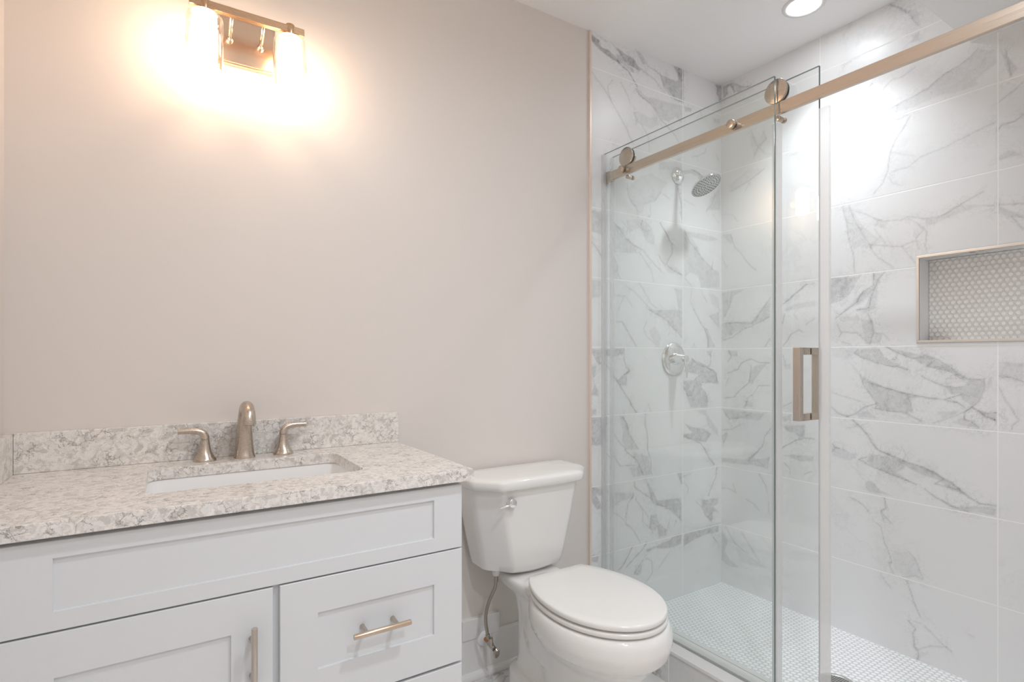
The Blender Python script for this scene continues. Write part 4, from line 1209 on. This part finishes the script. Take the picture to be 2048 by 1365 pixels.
# ------------------------------------------------------------------ water supply
vx, vz = 1.036, .130
hose = thing('supply_hose', 'braided steel supply hose hanging from the toilet tank to the wall valve', 'hose', (1.0165, 1.74, .17))
hp = spline([(1.021, 1.705, .4195), (1.0205, 1.706, .400), (1.018, 1.708, .376), (1.002, 1.717, .335), (.994, 1.727, .292), (.996, 1.737, .250), (1.006, 1.744, .205), (1.014, 1.748, .176)], 8)
bm = bmesh.new()
tube(bm, hp, .0062, 16)
obj('braid', bm, M['braid'], hose, smooth=True)
for p, q, r in ((hp[0] + Vector((0, 0, -.001)), hp[0] + Vector((0, 0, -.022)), .0078), (hp[-1] + (hp[-3] - hp[-1]).normalized() * .018, hp[-1], .0085)):
    bm = bmesh.new()
    cyl(bm, p, q, r, 12, .0012)
    smooth_angle(obj('coupling', bm, M['braid'], hose))
sv = thing('shutoff_valve', 'small chrome angle stop valve on a copper stub with white escutcheon at the baseboard', 'valve', (vx, YB - .016, vz))
bm = bmesh.new()
lathe(bm, (vx, YB - .0135, vz + .012), (0, -1, 0), [(0, .031), (.003, .031), (.008, .025), (.012, .012)], 36)
obj('escutcheon', bm, M['china_w'], sv, smooth=True)
bm = bmesh.new()
cyl(bm, (vx, YB - .014, vz + .012), (vx, 1.768, vz + .012), .0080, 24)
smooth_angle(obj('pipe', bm, M['copper'], sv))
bm = bmesh.new()
cyl(bm, (vx - .004, 1.775, vz + .012), (vx - .004, 1.735, vz + .006), .0095, 20, .001)
cyl(bm, (vx - .013, 1.7475, vz + .045), (vx - .006, 1.748, vz + .008), .0085, 16, .001)
smooth_angle(obj('valve_body', bm, M['aged'], sv))
bm = bmesh.new()
c0 = Vector((vx - .002, 1.722, vz - .004))
tube(bm, [c0 + Vector((0, .012, .002)), c0 + Vector((0, .006, 0)), c0, c0 + Vector((0, -.004, -.001))], [(.006, .006), (.012, .016), (.013, .019), (.010, .015)], 28)
smooth_angle(obj('valve_handle', bm, M['aged'], sv), 50)

# ------------------------------------------------------------------ shower fittings
hd = thing('overhead_shower', 'chrome shower head on a bent arm high on the marble shower wall', 'shower head', (2.130, YT, 2.100))
bm = bmesh.new()
lathe(bm, (2.130, YT, 2.100), (0, -1, 0), [(0, .0425), (.003, .0425), (.007, .040), (.014, .032), (.020, .022), (.022, .0125)], 44)
obj('flange', bm, M['chrome'], hd, smooth=True)
ap = spline([(2.130, YT - .012, 2.100), (2.130, YT - .045, 2.104), (2.130, YT - .085, 2.098), (2.130, YT - .120, 2.072), (2.130, YT - .140, 2.050)], 7)
bm = bmesh.new()
tube(bm, ap, .0105, 22)
obj('arm', bm, M['chrome'], hd, smooth=True)
hdir = Vector((.06, -.50, -.86)).normalized()
hb = Vector(ap[-1])
bm = bmesh.new()
lathe(bm, hb - hdir * .006, hdir, [(0, .0135), (.010, .0150), (.016, .0160), (.020, .0155), (.027, .020), (.034, .034), (.040, .056), (.044, .0685), (.050, .0715), (.055, .0705)], 52, True, False)
obj('head_body', bm, M['chrome'], hd, smooth=True)
bm = bmesh.new()
lathe(bm, hb + hdir * .048, hdir, [(0, .0700), (.0012, .067), (.0020, .001)], 52, True, True)
npz = obj('nozzle_face', bm, M['nozzle'], hd, smooth=True)
bm = bmesh.new()
_, nu_, nv_ = frame(hdir)
for r, k in ((.012, 6), (.025, 12), (.038, 18), (.051, 24), (.062, 30)):
    for i in range(k):
        a = 2 * PI * i / k
        p = hb + hdir * .0495 + nu_ * r * math.cos(a) + nv_ * r * math.sin(a)
        cyl(bm, p, p + hdir * .0022, .0019, 8)
obj('nozzles', bm, M['rubber'], npz)['kind'] = 'stuff'

vv = thing('shower_valve', 'round chrome shower valve plate with lever on the marble wall below the shower head', 'valve', (2.100, YT, 1.203))
bm = bmesh.new()
lathe(bm, (2.100, YT, 1.203), (0, -1, 0), [(0, .081), (.003, .081), (.008, .077), (.013, .066), (.016, .045), (.017, .001)], 60)
obj('plate', bm, M['chrome'], vv, smooth=True)
bm = bmesh.new()
lathe(bm, (2.100, YT - .014, 1.203), (0, -1, 0), [(0, .030), (.008, .0285), (.045, .0225), (.060, .0195), (.066, .0165), (.067, .001)], 40)
hub = smooth_angle(obj('hub', bm, M['chrome'], vv), 40)
bm = bmesh.new()
lp = spline([(2.100, YT - .066, 1.206), (2.100, YT - .074, 1.186), (2.100, YT - .079, 1.150), (2.100, YT - .080, 1.112)], 6)
k = len(lp)
tube(bm, lp, [(.0105 - .0075 * i / (k - 1), .0085 - .0045 * i / (k - 1)) for i in range(k)], 22)
obj('lever', bm, M['chrome'], hub, smooth=True)

dn = thing('shower_drain', 'round metal drain grate in the white penny tile shower floor', 'drain', (2.052, 1.034, ZS))
bm = bmesh.new()
lathe(bm, (2.052, 1.034, ZS), (0, 0, 1), [(0, .060), (.0025, .060), (.0035, .057), (.003, .047), (.0018, .046)], 56, True, False)
obj('rim', bm, M['drain'], dn, smooth=True)
bm = bmesh.new()
lathe(bm, (2.052, 1.034, ZS + .0003), (0, 0, 1), [(0, .0465), (.0008, .0465), (.0009, .001)], 48)
obj('sump', bm, M['dark'], dn)
bm = bmesh.new()
for i in range(-6, 7):
    h = math.sqrt(max(.0460 ** 2 - (i * .0072) ** 2, 1e-6))
    box(bm, 2.052 + i * .0072 - .0014, 2.052 + i * .0072 + .0014, 1.034 - h, 1.034 + h, ZS + .0012, ZS + .0026)
    box(bm, 2.052 - h, 2.052 + h, 1.034 + i * .0072 - .0014, 1.034 + i * .0072 + .0014, ZS + .0013, ZS + .0027)
obj('grate', bm, M['drain'], dn)

# ------------------------------------------------------------------ glass enclosure
G1a, G1b = 1.636, 1.644                      # fixed pane (room side)
RLa, RLb = 1.6525, 1.6665                    # rail
G2a, G2b = 1.675, 1.683                      # sliding pane (shower side)
RZ0, RZ1 = 1.9855, 2.0225
def pane(x0, x1, y0, y1, z0, z1, parent):
    bm = bmesh.new()
    box(bm, x0, x1, y0, y1, z0, z1, bev=.0008, seg=1)
    bm.normal_update()
    for f in bm.faces:
        f.material_index = 0 if abs(f.normal.x) > .9 or f.normal.z < -.9 or f.normal.y > .5 else (2 if f.normal.z > .5 else 1)
    return obj('pane', bm, None, parent, mats=[M['glass'], M['glass_edge'], M['glass_rim']])
rail = thing('sliding_door_rail', 'brushed nickel bar rail running across the top of the glass shower', 'rail', (1.66, 1.07, RZ0))
obj('bar', B(RLa, RLb, YS + .001, YT - .012, RZ0, RZ1, bev=.0012), M['nickel_y'], rail)
for ya, yb in ((YT - .046, YT - .0005), (YS + .0005, YS + .046)):
    bk_ = bmesh.new()
    box(bk_, RLa - .003, RLb + .005, ya, yb, RZ0 - .004, RZ1 + .004, bev=.002)
    bb = obj('end_bracket', bk_, M['nickel'], rail)
    bm = bmesh.new()
    cyl(bm, (1.66, (ya + yb) / 2, RZ0 - .004), (1.66, (ya + yb) / 2, RZ0 - .012), .004, 14)
    obj('set_screw', bm, M['chrome'], bb)

fx_ = thing('fixed_glass_panel', 'fixed clear glass shower panel beside the toilet in front of the rail', 'glass panel', (1.64, 1.42, CZ))
pane(G1a, G1b, 1.0166, YT - .006, CZ + .004, 2.1035, fx_)
def seal(x0, x1, y0, y1, z0, z1, parent, name='edge_seal'):
    return obj(name, B(x0, x1, y0, y1, z0, z1), M['vinyl'], parent)
obj('wall_channel', B(G1a - .003, G1b + .003, YT - .016, YT - .0005, CZ + .004, 2.1035), M['vinyl2'], fx_)
seal(G1b + .001, G2a - .004, 1.0120, 1.0300, CZ + .006, 1.955, fx_)
obj('bottom_channel', B(G1a - .002, G1b + .002, 1.0166, YT - .001, CZ, CZ + .004), M['vinyl'], fx_)
for y in (1.1702, 1.6991):
    bm = bmesh.new()
    z = (RZ0 + RZ1) / 2
    cyl(bm, (G1a - .0115, y, z), (G1a - .0002, y, z), .0150, 32, .0012)
    st = smooth_angle(obj('standoff', bm, M['nickel'], fx_))
    bm = bmesh.new()
    cyl(bm, (G1b + .0002, y, z), (RLa - .0002, y, z), .0155, 32)
    obj('washer', bm, M['nickel'], st)

sd = thing('sliding_glass_door', 'sliding clear glass shower door with square nickel pull hung behind the rail', 'door', (1.679, 1.36, CZ))
SDa, SDb = .8975, 1.806
pane(G2a, G2b, SDa, SDb, CZ + .008, 2.0945, sd)
seal(G2a - .002, G2b + .002, SDa - .030, SDa - .0005, CZ + .01, 1.962, sd)
obj('rear_seal', B(G2a - .002, G2b + .002, SDb - .006, SDb + .008, CZ + .01, 2.094), M['vinyl2'], sd)
for y in (1.0205, 1.6910):
    bm = bmesh.new()
    zc = RZ1 + .0362
    cyl(bm, (1.648, y, zc), (1.6555, y, zc), .0385, 56, .001)
    ro = smooth_angle(obj('roller', bm, M['nickel'], sd))
    bm = bmesh.new()
    cyl(bm, (1.656, y, zc), (1.6672, y, zc), .0358, 48, .001)
    obj('wheel', bm, M['rubber'], ro)
    bm = bmesh.new()
    cyl(bm, (1.6675, y, zc), (G2a - .0002, y, zc), .016, 28)
    obj('hub', bm, M['nickel'], ro)
    bm = bmesh.new()
    cyl(bm, (G2b + .0002, y, zc), (G2b + .009, y, zc), .020, 28, .001)
    obj('back_cap', bm, M['nickel'], ro)
    bm = bmesh.new()
    zp = RZ0 - .0125
    cyl(bm, (1.653, y - .004, zp), (G2a - .0002, y - .004, zp), .0085, 24, .001)
    pn = smooth_angle(obj('guard_pin', bm, M['nickel'], sd))
    bm = bmesh.new()
    cyl(bm, (G2b + .0002, y - .004, zp), (G2b + .008, y - .004, zp), .0095, 24, .001)
    obj('pin_cap', bm, M['nickel'], pn)
for s0, s1, p0, p1 in ((G2a - .058, G2a - .038, G2a - .038, G2a - .0002), (G2b + .038, G2b + .058, G2b + .0002, G2b + .038)):
    bm = bmesh.new()
    yh0, yh1, zh0, zh1 = .9235, .9455, 1.017, 1.2405
    box(bm, s0, s1, yh0, yh1, zh0, zh1, bev=.0012)
    hh = obj('handle', bm, M['nickel_z'], sd)
    for za, zb in ((zh0, zh0 + .022), (zh1 - .022, zh1)):
        obj('post', B(p0, p1, yh0, yh1, za, zb, bev=.0008), M['nickel'], hh)
